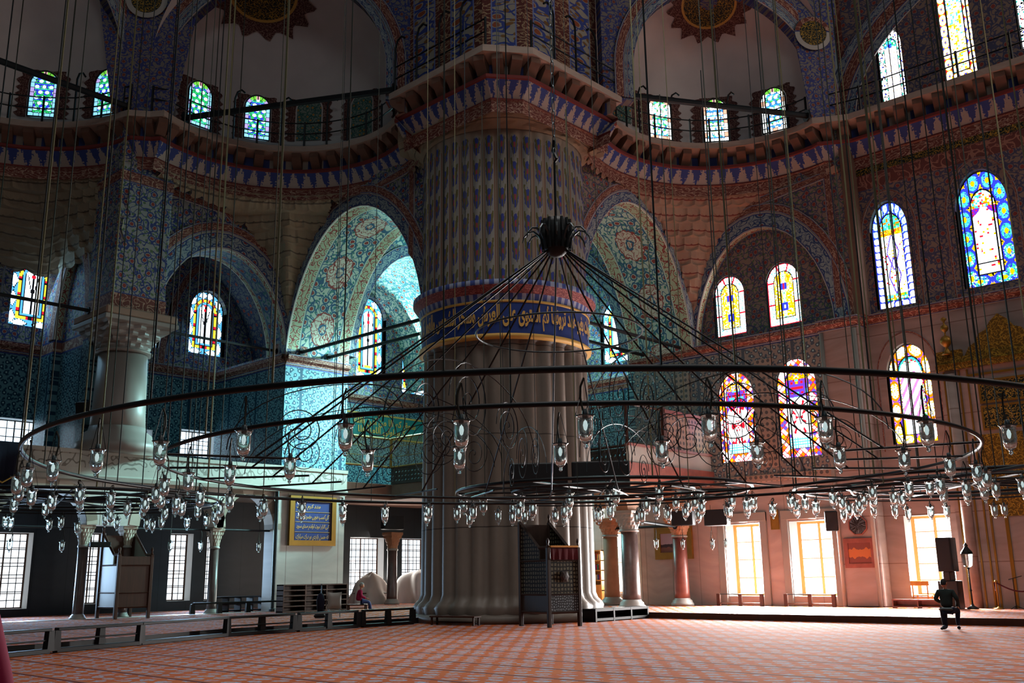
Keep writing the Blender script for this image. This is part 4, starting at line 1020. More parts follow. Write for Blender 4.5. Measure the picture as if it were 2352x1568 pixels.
# polar angles measured in plan (from +X towards +Y)
for c, ang, zb, lab, k, d in (((-36, 11), 144.6, 20.95, 'small blue window at the far left of the upper row', 'hex', .75), ((-36, 11), 118., 20.95, 'small blue window left of the far left cornice corner', 'hex', .75),
    ((-31, 19.6), 180., 20.95, 'small blue window, left one in the middle semi-dome', 'hex', .95), ((-31, 19.6), 154.5, 21., 'small blue window, right one in the middle semi-dome', 'hex', .9),
    ((-18, 32.3), 151.5, 20.95, 'small green window, left of three in the right semi-dome', 'hexwarm', 1.), ((-18, 32.3), 126., 20.9, 'small white window, middle of three in the right semi-dome', 'hexwarm', 1.), ((-18, 32.3), 100.3, 20.95, 'small white window, right of three in the right semi-dome', 'hexwarm', 1.)):
    domewin(c, ang, zb, k, lab, .57, False, d)
for c, ang, zb, lab in (((-31, 19.6), 132., 21.1, 'painted blind window beside the two lit ones, left semi-dome'), ((-31, 19.6), 106.8, 21.0, 'painted blind window left of the pier, second from the pier'), ((-31, 19.6), 79., 21.0, 'painted blind window half behind the cornice, next to the pier'), ((-18, 32.3), 172., 21.4, 'painted blind window just right of the pier')):
    domewin(c, ang, zb, '', lab, .57, True)
tag(medallion((-31, 19.6), 6.0, 158, 52, 1.5, 'dome_medallion'), 'dark calligraphy medallion with spiky rim in the left semi-dome', 'medallion')
tag(medallion((-18, 32.3), 6.0, 128, 48, 1.25, 'dome_medallion'), 'orange calligraphy medallion with spiky rim in the right semi-dome', 'medallion')
# ------------------------------------------------------------------ Arabic lettering
_FORMS = {}
for _i, (_c, _b, _n) in enumerate([('ا', 0xFE8D, 2), ('ب', 0xFE8F, 4), ('ة', 0xFE93, 2), ('ت', 0xFE95, 4), ('ث', 0xFE99, 4), ('ج', 0xFE9D, 4), ('ح', 0xFEA1, 4), ('خ', 0xFEA5, 4), ('د', 0xFEA9, 2), ('ذ', 0xFEAB, 2), ('ر', 0xFEAD, 2), ('ز', 0xFEAF, 2), ('س', 0xFEB1, 4), ('ش', 0xFEB5, 4), ('ص', 0xFEB9, 4), ('ض', 0xFEBD, 4), ('ط', 0xFEC1, 4), ('ظ', 0xFEC5, 4), ('ع', 0xFEC9, 4), ('غ', 0xFECD, 4), ('ف', 0xFED1, 4), ('ق', 0xFED5, 4), ('ك', 0xFED9, 4), ('ل', 0xFEDD, 4), ('م', 0xFEE1, 4), ('ن', 0xFEE5, 4), ('ه', 0xFEE9, 4), ('و', 0xFEED, 2), ('ى', 0xFEEF, 2), ('ي', 0xFEF1, 4)]):
    _FORMS[_c] = (_b, _n)
def shape(t):
    """join Arabic letters into presentation forms, in visual (left to right) order"""
    o = []
    for i, c in enumerate(t):
        if c not in _FORMS: o.append(c); continue
        b, n = _FORMS[c]
        pj = i > 0 and t[i-1] in _FORMS and _FORMS[t[i-1]][1] == 4
        nj = n == 4 and i+1 < len(t) and t[i+1] in _FORMS
        o.append(chr(b+(3 if pj and nj else 1 if pj else 2 if nj else 0)))
    return ''.join(o[::-1])
def lettering(t, width, height, fn, name, mat, parent, maxe=.25, slant=0., bold=.012):
    """text stretched to width x height and laid through fn(x, y) -> point"""
    c = bpy.data.curves.new('lettering', 'FONT'); c.body = shape(t); c.resolution_u = 2; c.offset = bold
    o = bpy.data.objects.new('lettering', c); COL.objects.link(o)
    me = bpy.data.meshes.new_from_object(o.evaluated_get(bpy.context.evaluated_depsgraph_get()))
    bpy.data.objects.remove(o); bpy.data.curves.remove(c)
    xs = [v.co.x for v in me.vertices]; ys = [v.co.y for v in me.vertices]
    if not xs: return None
    x0, x1, y0, y1 = min(xs), max(xs), min(ys), max(ys)
    V = []
    for v in me.vertices:
        x, y = (v.co.x-x0)/(x1-x0), (v.co.y-y0)/(y1-y0); V.append(fn(x*width+slant*(y-.5)*height, y*height))
    F = [tuple(p.vertices) for p in me.polygons]; bpy.data.meshes.remove(me)
    return mesh(name, V, F, mat, parent)

# ------------------------------------------------------------------ the great pier
px, py = PC
pier = thing('fluted_pier', 'huge round fluted marble pier with blue inscription band in the middle', 'pillar', (px, py, 0))
def drum(name, mat, zs, r, amp, n, sub=6, parent=pier, rf=None):
    m = n*sub; V = []; U = []; F = []
    for z, rr, am in zs:
        for k in range(m+1):
            t = 2*pi*k/m; c = abs(cos(pi*(k/sub))); q = abs(sin(pi*((k/sub) % 1)))
            V.append(((rr+am*q)*cos(t), (rr+am*q)*sin(t), z)); U.append((k/sub, z))
    w = m+1
    for j in range(len(zs)-1):
        for k in range(m): F.append((j*w+k, j*w+k+1, (j+1)*w+k+1, (j+1)*w+k))
    return mesh(name, V, F, mat, parent, U, True)
drum('lower_drum', 'piermarble', [(.25, 3.35, .12), (.5, 3.42, .1), (.62, 3.3, .16), (.75, 3.12, .2), (.95, 3.04, .2), (5, 3.02, .19), (9.3, 3.0, .18), (9.75, 3.03, .14), (9.9, 3.2, .02)], 3.1, .2, 30)
mb = MB(); mb.lathe([(3.62, 0), (3.62, .2), (3.5, .28), (3.35, .32)], 40); mb.obj('plinth', 'piermarble', pier, True)
mb = MB(); mb.lathe([(3.2, 9.84), (3.36, 9.88), (3.38, 9.98), (3.3, 10.04)], 64, cap=False); mb.obj('gilt_bead', 'goldpaint', pier, True)
mb = MB(); mb.lathe([(3.28, 10.0), (3.3, 11.3)], 64, cap=False); mb.obj('inscription_band', 'band_blue', pier, True)
mb = MB(); mb.lathe([(3.31, 11.18), (3.34, 11.2), (3.34, 11.26), (3.31, 11.28)], 64, cap=False); mb.obj('gilt_line', 'goldpaint', pier, True)
V = []; U = []; F = []; prof = [(3.3, 11.28, 0), (3.36, 11.5, .98), (3.4, 11.52, 1.02), (3.58, 11.78, 1.98), (3.6, 11.8, 2.02), (3.6, 11.98, 2.9), (3.2, 12.08, 2.95)]
for r, z, q in prof:
    for k in range(97): t = 2*pi*k/96; V.append((r*cos(t), r*sin(t), z)); U.append((t*3.4, q))
for j in range(len(prof)-1):
    for k in range(96): F.append((j*97+k, j*97+k+1, (j+1)*97+k+1, (j+1)*97+k))
mesh('band_cornice', V, F, 'bandpaint', pier, U, True)
drum('upper_drum', 'flutes', [(12.0, 3.12, .13), (15., 3.12, .13), (17.4, 3.12, .13), (17.8, 3.14, .08), (18.05, 3.2, .0)], 3.2, .12, 42)
# impost: circle -> chamfered square
def impost_poly(h, c): return [(h, -h+c), (h, h-c), (h-c, h), (-h+c, h), (-h, h-c), (-h, -h+c), (-h+c, -h), (h-c, -h)]
V = []; U = []; F = []; NN = 96
sq = impost_poly(3.5, 1.0)+[impost_poly(3.5, 1.0)[0]]
def sqpt(t, S):
    d = Vector((cos(t), sin(t))); best = 9
    for i in range(len(S)-1):
        a, b = Vector(S[i]), Vector(S[i+1]); e = b-a; den = d.x*e.y-d.y*e.x
        if abs(den) < 1e-9: continue
        k = (a.x*e.y-a.y*e.x)/den; u = (a.x*d.y-a.y*d.x)/den
        if k > 0 and -1e-6 <= u <= 1+1e-6: best = min(best, k)
    return best
for j in range(9):
    q = j/8
    for k in range(NN+1):
        t = 2*pi*k/NN; r = 3.22*(1-q)+sqpt(t, sq)*q+(.05 if j % 2 and k % 4 < 2 else 0); V.append((r*cos(t), r*sin(t), 18.0+q*.9)); U.append((k/2, q*3))
for j in range(8):
    for k in range(NN): F.append((j*(NN+1)+k, j*(NN+1)+k+1, (j+1)*(NN+1)+k+1, (j+1)*(NN+1)+k))
mesh('impost', V, F, 'muqarnas_left', pier, U)
mb = MB(); mb.prism(impost_poly(3.45, .9), 18.6, ZC-.02); mb.obj('head_block', 'muqarnas_left', pier)
# painted pier above the walkway
P8 = impost_poly(3.35, 1.15); V = []; U = []; F = []
for i in range(8):
    a, b = P8[i], P8[(i+1) % 8]; l = hypot(b[0]-a[0], b[1]-a[1]); n0 = len(V)
    V += [(a[0], a[1], ZC-.05), (b[0], b[1], ZC-.05), (b[0]*1.02, b[1]*1.02, 34), (a[0]*1.02, a[1]*1.02, 34)]
    k = max(1, round(l/2.2)); U += [(0, ZC), (k, ZC), (k, 34), (0, 34)]; F.append((n0, n0+1, n0+2, n0+3))
mesh('painted_shaft', V, F, 'piertop', pier, U)
# inscription running right to left round the visible half
def onband(a0, a1, r, z0):
    return lambda x, y: Vector((r*cos(rad(a0)+x), r*sin(rad(a0)+x), z0+y))
TXT = 'السموات بغير عمد ترونها ثم استوى على العرش وسخر الشمس والقمر كل يجرى'
span = rad(168)
lettering(TXT, span, .98, onband(229, 0, 3.345, 10.13), 'gilt_inscription', 'goldpaint', pier, bold=.035)
# ------------------------------------------------------------------ gallery column left
def column(name, label, loc, r, h, cap, mat, capmat, basemat='marble', sides=24, group=None):
    t = thing(name, label, 'column', loc, 0, group)
    mb = MB(); mb.lathe([(r*1.5, 0), (r*1.5, r*.35), (r*1.35, r*.45), (r*1.3, r*.7), (r*1.08, r*.85), (r*1.05, r*1.)], sides); mb.obj('base', basemat, t, True)
    mb = MB(); mb.lathe([(r*1.04, r*.9), (r, r*1.6), (r*.93, h-cap)], sides); mb.obj('shaft', mat, t, True)
    mb = MB(); mb.lathe([(r*1.08, h-cap), (r*1.12, h-cap+.05*cap), (r*.98, h-cap+.12*cap)], sides); mb.obj('collar', basemat, t, True)
    # muqarnas capital: round below, square above, in stepped leaves
    mb = MB(); n = 32; V = []; F = []; U = []
    S = [(1, -1), (1, 1), (-1, 1), (-1, -1), (1, -1)]
    for j in range(13):
        q = j/12; tier = math.floor(q*4)/4
        for k in range(n):
            a = 2*pi*k/n; s = sqpt(a+1e-4, [(x*r*1.45, y*r*1.45) for x, y in S]); rr = r*.97*(1-tier**1.3)+s*tier**1.3
            rr *= 1+.07*((k+int(q*4)) % 2)*sin(pi*((q*4) % 1)); V.append((rr*cos(a), rr*sin(a), h-cap+.12*cap+q*cap*.74)); U.append((k/4, q*3))
    for j in range(12):
        for k in range(n): F.append((j*n+k, j*n+(k+1) % n, (j+1)*n+(k+1) % n, (j+1)*n+k))
    F.append(tuple(12*n+k for k in range(n)))
    mb.add(V, F, U); mb.obj('capital', capmat, t)
    mb = MB(); a = r*1.5; mb.box(-a, a, -a, a, h-.15*cap, h, .02); mb.obj('abacus', capmat, t)
    return t
cg = column('gallery_column', 'thick pale column standing on the left gallery parapet', (XL, 17.55, 6.5), 1.02, 5.25, 1.25, 'marble', 'marble')
mb = MB(); mb.box(-1.15, 1.05, -1.15, 1.1, 5.25, 13.6, .03); mb.obj('square_pier', 'wall_left_paint', cg)
# uv of the painted pier in metres
o = [c for c in cg.children if c.name.startswith('square_pier')][0]
uvl = o.data.uv_layers[0]
for lp in o.data.loops:
    v = o.data.vertices[lp.vertex_index].co; uvl.data[lp.index].uv = (v.y-v.x, v.z+8.3)
for z0, z1 in ((5.6, 6.3), (11.0, 11.5)):
    mb = MB(); mb.box(-1.18, 1.08, -1.18, 1.13, z0, z1, .01); mb.U = [(v.x+v.y, .05+.9*(v.z-z0)/(z1-z0)) for v in mb.V]; mb.obj('red_band', 'frieze_red', cg)
mb = MB(); mb.box(-1.5, 1.5, -1.5, 1.5, 5.25, 5.6, .06); mb.obj('moulded_slab', 'muqarnas_right', cg)
# columns under the gallery
for x, y, lab in ((-38.35, 16.75, 'slender blue-grey column left of the left pulpit'), (-38.35, 18.45, 'slender column hidden behind the left pulpit'), (-38.35, 22.35, 'slender dark column with carved capital in mid left arcade'), (-38.35, 12.6, 'slender column at the far left edge of the arcade')):
    column('arcade_column', lab, (x, y, ZP), .2, 3.52, .85, 'porphyry', 'voussoir', sides=16)
column('bay_column', 'slender porphyry column in front of the tarpaulin heap', (-41.0, 34.4, ZP), .27, 3.7, .95, 'porphyry', 'sandstone', sides=16)
column('bay_column', 'reddish column nearest the bookcase, right of the pier', (-28.35, 36.9, ZP), .36, 3.9, .85, 'sandstone', 'sandstone', sides=16)
column('bay_column', 'grey-green column standing closest to the low shelf', (-24.45, 33.1, ZP), .37, 3.9, .85, 'porphyry', 'marble', sides=16)
column('bay_column', 'polished red column in front of the framed picture', (-24.55, 36.9, ZP), .33, 3.75, .85, 'redmarble', 'sandstone', sides=16)

# ------------------------------------------------------------------ camera
cam = bpy.data.cameras.new('camera'); co = bpy.data.objects.new('camera', cam); COL.objects.link(co)
cam.sensor_fit = 'HORIZONTAL'; cam.sensor_width = 36; cam.lens = 2245/2352*36; cam.clip_end = 400; cam.clip_start = .05
co.location = (0, 0, 1.6)
co.matrix_world = Matrix.Translation((0, 0, 1.6)) @ Matrix.Rotation(rad(43), 4, 'Z') @ Matrix.Rotation(pi/2+.2342, 4, 'X') @ Matrix.Rotation(-.0147, 4, 'Z')
SC.camera = co

# ------------------------------------------------------------------ light
w = bpy.data.worlds.new('sky'); SC.world = w; w.use_nodes = True
bg = w.node_tree.nodes['Background']; bg.inputs[0].default_value = (.88, .96, 1., 1); bg.inputs[1].default_value = .045
def area(name, loc, target, sx, sy, power, col, spread=180):
    l = bpy.data.lights.new(name, 'AREA'); l.shape = 'RECTANGLE'; l.size = sx; l.size_y = sy; l.energy = power; l.color = col; l.spread = rad(spread)
    o = bpy.data.objects.new(name, l); COL.objects.link(o); o.location = loc
    o.rotation_euler = (Vector(target)-Vector(loc)).to_track_quat('-Z', 'Y').to_euler(); return o
# daylight entering the corner bay from its own windows (turquoise through the tiles and glass)
area('daylight_bay_side', (-43.6, 35.2, 14.5), (-37, 31, 13), 5, 4.5, 2600, (.42, .95, .95))
area('daylight_bay_rear', (-31.5, 41.7, 14.5), (-36, 28, 11), 4, 4.5, 2700, (.42, .95, .95))
area('daylight_bay_low', (-43.5, 36.8, 2.6), (-36, 33, 1), 5, 3., 600, (1., .93, .85))
# left gallery windows: bluish sky
area('daylight_gallery_far', (-43.4, 16.0, 14.), (-34, 18, 6), 2, 3, 60, (.35, .7, 1.))
area('daylight_gallery', (-43.4, 24.6, 14.), (-34, 20, 8), 2, 3, 60, (.35, .7, 1.))
area('daylight_aisle_far', (-43.4, 16.0, 2.4), (-31, 15, 0), 2, 3, 320, (.45, .7, 1.), 120)
area('daylight_aisle', (-43.4, 24., 2.4), (-30, 22, 0), 1.4, 3, 320, (.45, .7, 1.), 120)
# sun-struck windows on the qibla side
for i, x in enumerate((-22.05, -18.9)): area('daylight_qibla_%d' % i, (x, YQ+.3, 2.4), (x+2.0, 30, 0), 1.5, 2.8, 2100, (1., .97, .95), 140)
area('daylight_qibla_2', (-14.4, YM+.3, 2.4), (-12, 30, 0), 1.6, 2.8, 2300, (1., .97, .95), 140)
for i, (x, y) in enumerate(((-22.05, YQ+.4), (-18.9, YQ+.4), (-14.4, YM+.4))): area('sun_patch_%d' % i, (x, y, 3.3), (x+1.5, y-3.6, .2), 1.4, .5, 420, (1., .98, .95), 50)
area('daylight_bay_right', (-30.8, 41.6, 2.4), (-28, 33, 0), 3, 2.8, 1000, (1., .97, .9), 140)
# added fill lights standing in for unseen windows of the hall
area('fill_hall_right', (6, 37, 26), (-24, 26, 10), 10, 7, 1700, (1., .82, .72))
area('fill_hall_back', (12, -8, 34), (-22, 30, 8), 12, 9, 1300, (.84, .96, 1.))
area('fill_hall_floor', (-9, 15, 36), (-11, 19, 0), 14, 12, 1450, (1., .96, .92), 75)  # overhead fill added to brighten the carpet
l = area('fill_bay_block', (-31.4, 41.6, 14.4), (-38.2, 27, 8.6), 2.2, 2.5, 1100, (.5, .95, .95), 32)  # extra fill added to brighten the tiled block left of the pier
SC.view_settings.view_transform = 'Standard'; SC.view_settings.look = 'None'; SC.view_settings.gamma = 1.; SC.view_settings.exposure = 0.
SC.view_settings.use_curve_mapping = False
SC.cycles.max_bounces = 6; SC.cycles.diffuse_bounces = 3; SC.cycles.glossy_bounces = 3; SC.cycles.transmission_bounces = 5; SC.cycles.transparent_max_bounces = 8
SC.cycles.caustics_reflective = False; SC.cycles.caustics_refractive = False; SC.cycles.sample_clamp_indirect = 4.
SC.cycles.use_denoising = True; SC.cycles.use_adaptive_sampling = True; SC.cycles.adaptive_threshold = .02
# ------------------------------------------------------------------ tie rods
def rod(label, a, b, r=.075, wall_plates=True):
    a, b = Vector(a), Vector(b); t = thing('tie_rod', label, 'iron beam', a)
    mb = MB(); mb.tube([Vector((0, 0, 0)), b-a], r, 8); mb.obj('bar', 'rod', t)
    for p in (Vector((0, 0, 0)), b-a):
        mb = MB(); d = (b-a).normalized(); mb.tube([p-d*.03, p+d*.03], r*2.1, 8); mb.obj('end_plate', 'rod', t)
    return t
rod('dark tie rod crossing the stained window at the far left', (XL, 6, 12.1), (XL, 15.98, 12.1))
rod('dark tie rod across the left arch above the gallery', (XL-.7, 18.72, 12.0), (XL-.7, 25.26, 12.0), .065)
rod('upper of two tie rods running into the left side of the pier', (-37.9, 26.1, 11.95), (-28.6, 26.1, 11.95), .085)
rod('lower of two tie rods running into the left side of the pier', (-37.9, 27.7, 11.95), (-28.95, 27.7, 11.95), .085)
rod('outer of two tie rods leaving the right side of the pier', (-24.5, 30.3, 11.75), (-24.5, 37.9, 11.75), .085)
rod('inner of two tie rods leaving the right side of the pier', (-26.6, 30.5, 11.75), (-26.6, 37.9, 11.75), .085)
rod('thick dark beam across the upper far left windows', (-37.4, 5.0, ZC+.75), (-36.65, 16.3, ZC+.2), .13)
rod('thick dark beam across the windows left of the pier head', (-36.2, 18.6, ZC+.35), (-27.9, 23.2, ZC+.3), .13)
rod('thick dark beam across the windows right of the pier head', (-21.6, 29.9, ZC+.25), (-17.0, 37.0, ZC+.2), .13)
rod('tie rod between the right hand columns, at capital height', (-28.0, 36.9, 3.62), (-24.9, 36.9, 3.6), .06)
rod('tie rod from the grey-green column to the red column', (-24.4, 33.5, 3.7), (-24.5, 36.55, 3.55), .06)
rod('tie rod under the left arcade, between column and pulpit', (XL-.3, 12.8, 3.6), (XL-.3, 16.5, 3.6), .045)
rod('tie rod under the left arcade, right of the left pulpit', (XL-.3, 18.7, 3.62), (XL-.3, 22.1, 3.62), .045)
rod('tie rod under the left arcade, next to the marble block', (XL-.3, 22.6, 3.66), (XL-.3, 25.1, 3.66), .045)

# ------------------------------------------------------------------ walkway railings with goose-neck lamps
def railing(label, pts, z0, hh, lamps, every=1):
    P = [Vector((*p, z0)) for p in pts]; t = thing('walkway_railing', label, 'railing', P[0]); o = P[0]
    for k, h in enumerate((hh, hh*.55)):
        mb = MB(); mb.tube([p-o+Vector((0, 0, h)) for p in P], .03, 5); mb.obj('rail', 'iron', t)
    for i, p in enumerate(P):
        mb = MB(); q = p-o
        if i in lamps:
            s = lamps[i]; mb.tube([q, q+Vector((0, 0, hh*1.75)), q+Vector((s[0]*.15, s[1]*.15, hh*2.0)), q+Vector((s[0]*.45, s[1]*.45, hh*2.08)), q+Vector((s[0]*.7, s[1]*.7, hh*1.95))], .045, 5)
            mb.obj('lamp_post', 'iron', t)
        else:
            mb.tube([q, q+Vector((0, 0, hh*1.05))], .05, 5); mb.obj('post', 'iron', t)
    return t
def inset(path, d):
    o = []
    for i, p in enumerate(path):
        a = Vector(path[max(i-1, 0)]); b = Vector(path[min(i+1, len(path)-1)]); e = (b-a).normalized(); o.append((p[0]-e.y*d, p[1]+e.x*d))
    return o
lp = inset(left_path, .12)
railing('thin black walkway railing on the far left cornice', lp[0:24:2]+[lp[23]], ZC, 1.15, {6: (0, .5), 9: (0, .5)})
railing('thin black walkway railing in front of the two blue windows, left of pier', lp[24:52:2], ZC, 1.15, {4: (.5, .4), 6: (.5, .4), 8: (.4, .5), 9: (.3, .5)})
railing('thin black walkway railing on the left face of the pier head', [(-27.7, 23.05), (-26.4, 23.05), (-25.1, 23.05), (-23.9, 23.05), (-22.6, 23.05)], ZC, 1.15, {0: (.8, 0), 1: (.8, 0), 2: (.8, 0), 3: (.8, 0)})
railing('thin black walkway railing on the right face of the pier head', [(-21.55, 24.4), (-21.55, 25.7), (-21.55, 27.0), (-21.55, 28.3), (-21.55, 29.6)], ZC, 1.15, {1: (0, -.8), 2: (0, -.8), 3: (0, -.8), 4: (0, .8)})
rp = inset(right_path, .12)
railing('thin black walkway railing round the right semi-dome', rp[0:27:2], ZC, 1.15, {2: (0, .5), 4: (.3, .5), 6: (.5, .3), 9: (.5, 0)})
railing('thin black walkway railing below the upper qibla windows', [(-16.4, 37.6), (-15, 37.9), (-13, 37.9), (-11, 37.9), (-9, 37.9), (-7, 37.9)], ZC, 1.15, {})

# spotlight on the right walkway
t = thing('spotlight', 'small black spotlight clamped to railing right of the pier head', 'spotlight', (-22.0, 30.6, 22.25))
mb = MB(); mb.tube([(0, 0, 0), (.35, .2, -.22)], .19, 12); mb.obj('housing', 'black', t)
mb = MB(); mb.tube([(.35, .2, -.22), (.37, .21, -.235)], .17, 12); mb.obj('lens', 'daylight_blue', t)
mb = MB(); mb.tube([(.1, .05, -.1), (-.1, -.2, -1.0), (.1, -.3, -1.85)], .035, 5); mb.obj('bracket', 'iron', t)

# ------------------------------------------------------------------ chandeliers
HZ = 3.4
def toB(x, y): return Vector((x*cos(rad(43))-y*sin(rad(43)), x*sin(rad(43))+y*cos(rad(43)), 0))
CC = toB(.85, 17.15)
chan = thing('ring_chandelier', 'huge black iron ring chandelier hanging low across the whole hall', 'chandelier', (CC.x, CC.y, HZ))
R1, R2 = 8.51, 6.66
def circ(r, z=0, n=120, a0=0, a1=2*pi, wob=0.): return [(r*cos(a0+(a1-a0)*i/n)*(1+wob*sin(5*i)), r*sin(a0+(a1-a0)*i/n), z) for i in range(n+1 if a1-a0 < 6.28 else n)]
for r, th, nm, z in ((R1, .034, 'outer_ring', 0), (R2, .03, 'inner_ring', 0)):
    mb = MB(); mb.tube(circ(r, z), th, 6, closed=True); mb.obj(nm, 'iron', chan, True)
# hub: a ribbed black crown with curled arms
mb = MB(); mb.lathe([(.03, 4.62), (.22, 4.6), (.27, 4.5), (.25, 4.3), (.28, 4.15), (.2, 3.98), (.12, 3.9), (.02, 3.88)], 16); mb.obj('hub', 'black', chan, True)
mb = MB()
for k in range(14):
    a = 2*pi*k/14; d = Vector((cos(a), sin(a), 0)); mb.tube([d*.25+Vector((0, 0, 4.0)), d*.29+Vector((0, 0, 4.3)), d*.26+Vector((0, 0, 4.58))], .03, 5)
mb.obj('hub_ribs', 'black', chan)
for k in range(12):
    a = 2*pi*k/12+.2; d = Vector((cos(a), sin(a), 0)); mb = MB()
    mb.tube([d*.22+Vector((0, 0, 4.12)), d*.32+Vector((0, 0, 4.3)), d*.42+Vector((0, 0, 4.38)), d*.52+Vector((0, 0, 4.36)), d*.6+Vector((0, 0, 4.27)), d*.63+Vector((0, 0, 4.16))], [.03, .028, .024, .02, .015, .008], 5)
    mb.obj('curled_arm', 'iron2', chan)
for k in range(15):
    a = rad(43-25+230*k/14); d = Vector((cos(a), sin(a), 0)); r = 5.3
    mb = MB(); mb.tube([d*.2+Vector((0, 0, 3.98)), d*r], .017, 5); mb.obj('spoke_rod', 'iron', chan)
mb = MB(); mb.tube(circ(1.5, 2.42, 48), .018, 5, closed=True); mb.obj('spreader_ring', 'iron2', chan)
mb = MB()
for i in range(26):
    z = 5.9+i*.26; mb.tube([(.0+.035*cos(t)*(i % 2), .035*cos(t)*((i+1) % 2), z+.15*sin(t)) for t in [2*pi*j/8 for j in range(8)]], .012, 4, closed=True)
mb.obj('hanging_chain', 'iron2', chan)
mb = MB(); mb.tube([(0, 0, 4.6), (0, 0, 5.75), (.06, 0, 5.8), (-.05, .03, 6.0), (.0, 0, 6.2)], [.025, .025, .035, .035, .03], 6); mb.obj('hanging_rod', 'black', chan)
mb = MB(); mb.tube([(0, 0, 12.6), (0, 0, 24)], .03, 5); mb.obj('hanging_cable', 'black', chan)
# wire scrolls standing on the rings
def scroll(cx, r, turns, flip, a):
    p = []
    for i in range(60):
        q = i/59; t = q*turns*2*pi; rr = r*(1-q)**.8; p.append((flip*(cx+rr*cos(t)*1.0), 0, .02+r+rr*sin(t)))
    return p
for k in range(10):
    a = 2*pi*k/10; M = Matrix.Rotation(a, 3, 'Z')
    mb = MB()
    for cx, r, tr, fl in ((2.2, .42, 2.6, 1), (3.5, .62, 2.6, 1), (4.7, .36, 2.4, 1)): mb.tube([M @ Vector(v) for v in scroll(cx, r, tr, fl, a)], .009, 4)
    arc = [M @ Vector((1.2+4.6*(1-cos(t))*.5, .0, .05+1.15*sin(t))) for t in [pi*i/24 for i in range(25)]]; mb.tube(arc, .009, 4)
    mb.obj('wire_scroll', 'iron', chan)
# radial frame bars and cable bundles at ring level
for k in range(15):
    a = rad(43-25+230*k/14); d = Vector((cos(a), sin(a), 0)); mb = MB(); mb.tube([d*4.6, d*R2], .02, 5); mb.obj('frame_bar', 'iron', chan)
# suspension cables rising from the rings to the vaults
def cables(root, R, n, a0, top, mats, r=.01, jit=.6):
    o = root.location
    for k in range(n):
        a = a0+2*pi*k/n+random.uniform(-.5, .5)*jit*2*pi/n; x, y = R*cos(a), R*sin(a)
        mb = MB(); mt = mats[k % len(mats)]; rr = r*(1.25 if mt == 'cable_gold' else 1.)
        mb.tube([(x, y, 0), (x, y, top-o.z)], rr, 4); mb.obj('suspension_cable', mt, root)
cables(chan, R1, 30, .1, 32, ('cable_gold', 'cable', 'cable_dark'), .011)
cables(chan, R2, 20, .3, 32, ('cable', 'cable_dark', 'cable_gold'), .01)
def small_chandelier(x, y, z, rs, label, top, nc=18, bars=6):
    t = thing('ring_chandelier', label, 'chandelier', (x, y, z))
    for i, r in enumerate(rs):
        mb = MB(); mb.tube(circ(r, .0, 72), .045, 6, closed=True); mb.obj('ring', 'iron', t, True)
        mb = MB(); mb.tube(circ(r*.97, -.13, 72, wob=.01), .025, 4, closed=True); mb.obj('cable_ring', 'black', t)
    for k in range(bars):
        a = pi*k/bars+.2; d = Vector((cos(a), sin(a), 0)); mb = MB(); mb.tube([d*-rs[0], d*rs[0]], .03, 5); mb.obj('frame_bar', 'iron', t)
    cables(t, rs[0], nc, .2, top, ('cable', 'cable_dark', 'cable', 'cable_gold'), .02)
    return t
smallc = [(-30.5, 12.5, 4.0, (4.6, 3.1), 'black ring chandelier hanging before the left gallery arcade', 24, 16), (-9.5, 29.0, 3.9, (4.8, 3.3), 'black ring chandelier hanging before the qibla windows at right', 26, 16), (-17.5, 22.5, 3.9, (4.2, 2.6), 'black ring chandelier hanging in front of the pier foot', 18.0, 8)]
SCH = [small_chandelier(*q) for q in smallc]

# ------------------------------------------------------------------ glass lamps
def make_lamp(ch=.3):
    t = thing('glass_lamp', '', 'lamp')
    mb = MB(); P = [(.0, -.27), (.012, -.262), (.02, -.245), (.012, -.232), (.024, -.222), (.045, -.2), (.058, -.16), (.062, -.1), (.06, -.04), (.066, -.012), (.082, .0), (.078, .0), (.06, -.012), (.054, -.05), (.055, -.1), (.05, -.155), (.036, -.19), (.0, -.205)]
    mb.lathe(P, 12, cap=False); mb.obj('glass_bowl', 'glass', t, True)
    mb = MB(); mb.lathe([(.0, .05), (.02, .05), (.026, .0), (.02, -.03), (.0, -.03)], 8); mb.obj('bulb_holder', 'iron2', t, True)
    mb = MB(); mb.lathe([(.0, -.035), (.014, -.05), (.02, -.08), (.012, -.115), (.0, -.125)], 8); mb.obj('bulb', 'bulb', t, True)
    for k in range(3):
        a = 2*pi*k/3; mb = MB(); mb.tube([(.075*cos(a), .075*sin(a), 0), (.006*cos(a), .006*sin(a), ch)], .0035, 3, False); mb.obj('chain', 'cable_dark', t)
    mb = MB(); mb.tube([(.015, 0, .04), (.035, 0, .04+ch*.35), (.03, 0, .04+ch*.65), (0, 0, ch+.005)], .009, 4); mb.obj('flex_cord', 'cable', t)
    return t
lamp0 = make_lamp(); lampS = make_lamp(.09); first = {True: True, False: True}
ORD = ['first', 'second', 'third', 'fourth', 'fifth', 'sixth', 'seventh', 'eighth', 'ninth', 'tenth', 'eleventh', 'twelfth', 'thirteenth', 'fourteenth', 'fifteenth', 'sixteenth', 'seventeenth', 'eighteenth', 'nineteenth', 'twentieth']
def lamp(p, label, group, short=False):
    L = lampS if short else lamp0
    if first[short]:
        first[short] = False; L.location = p; L.rotation_euler = (0, 0, random.uniform(0, 6)); L['label'] = label; L['group'] = group; return L
    return dup(L, p, random.uniform(0, 6), label, group)
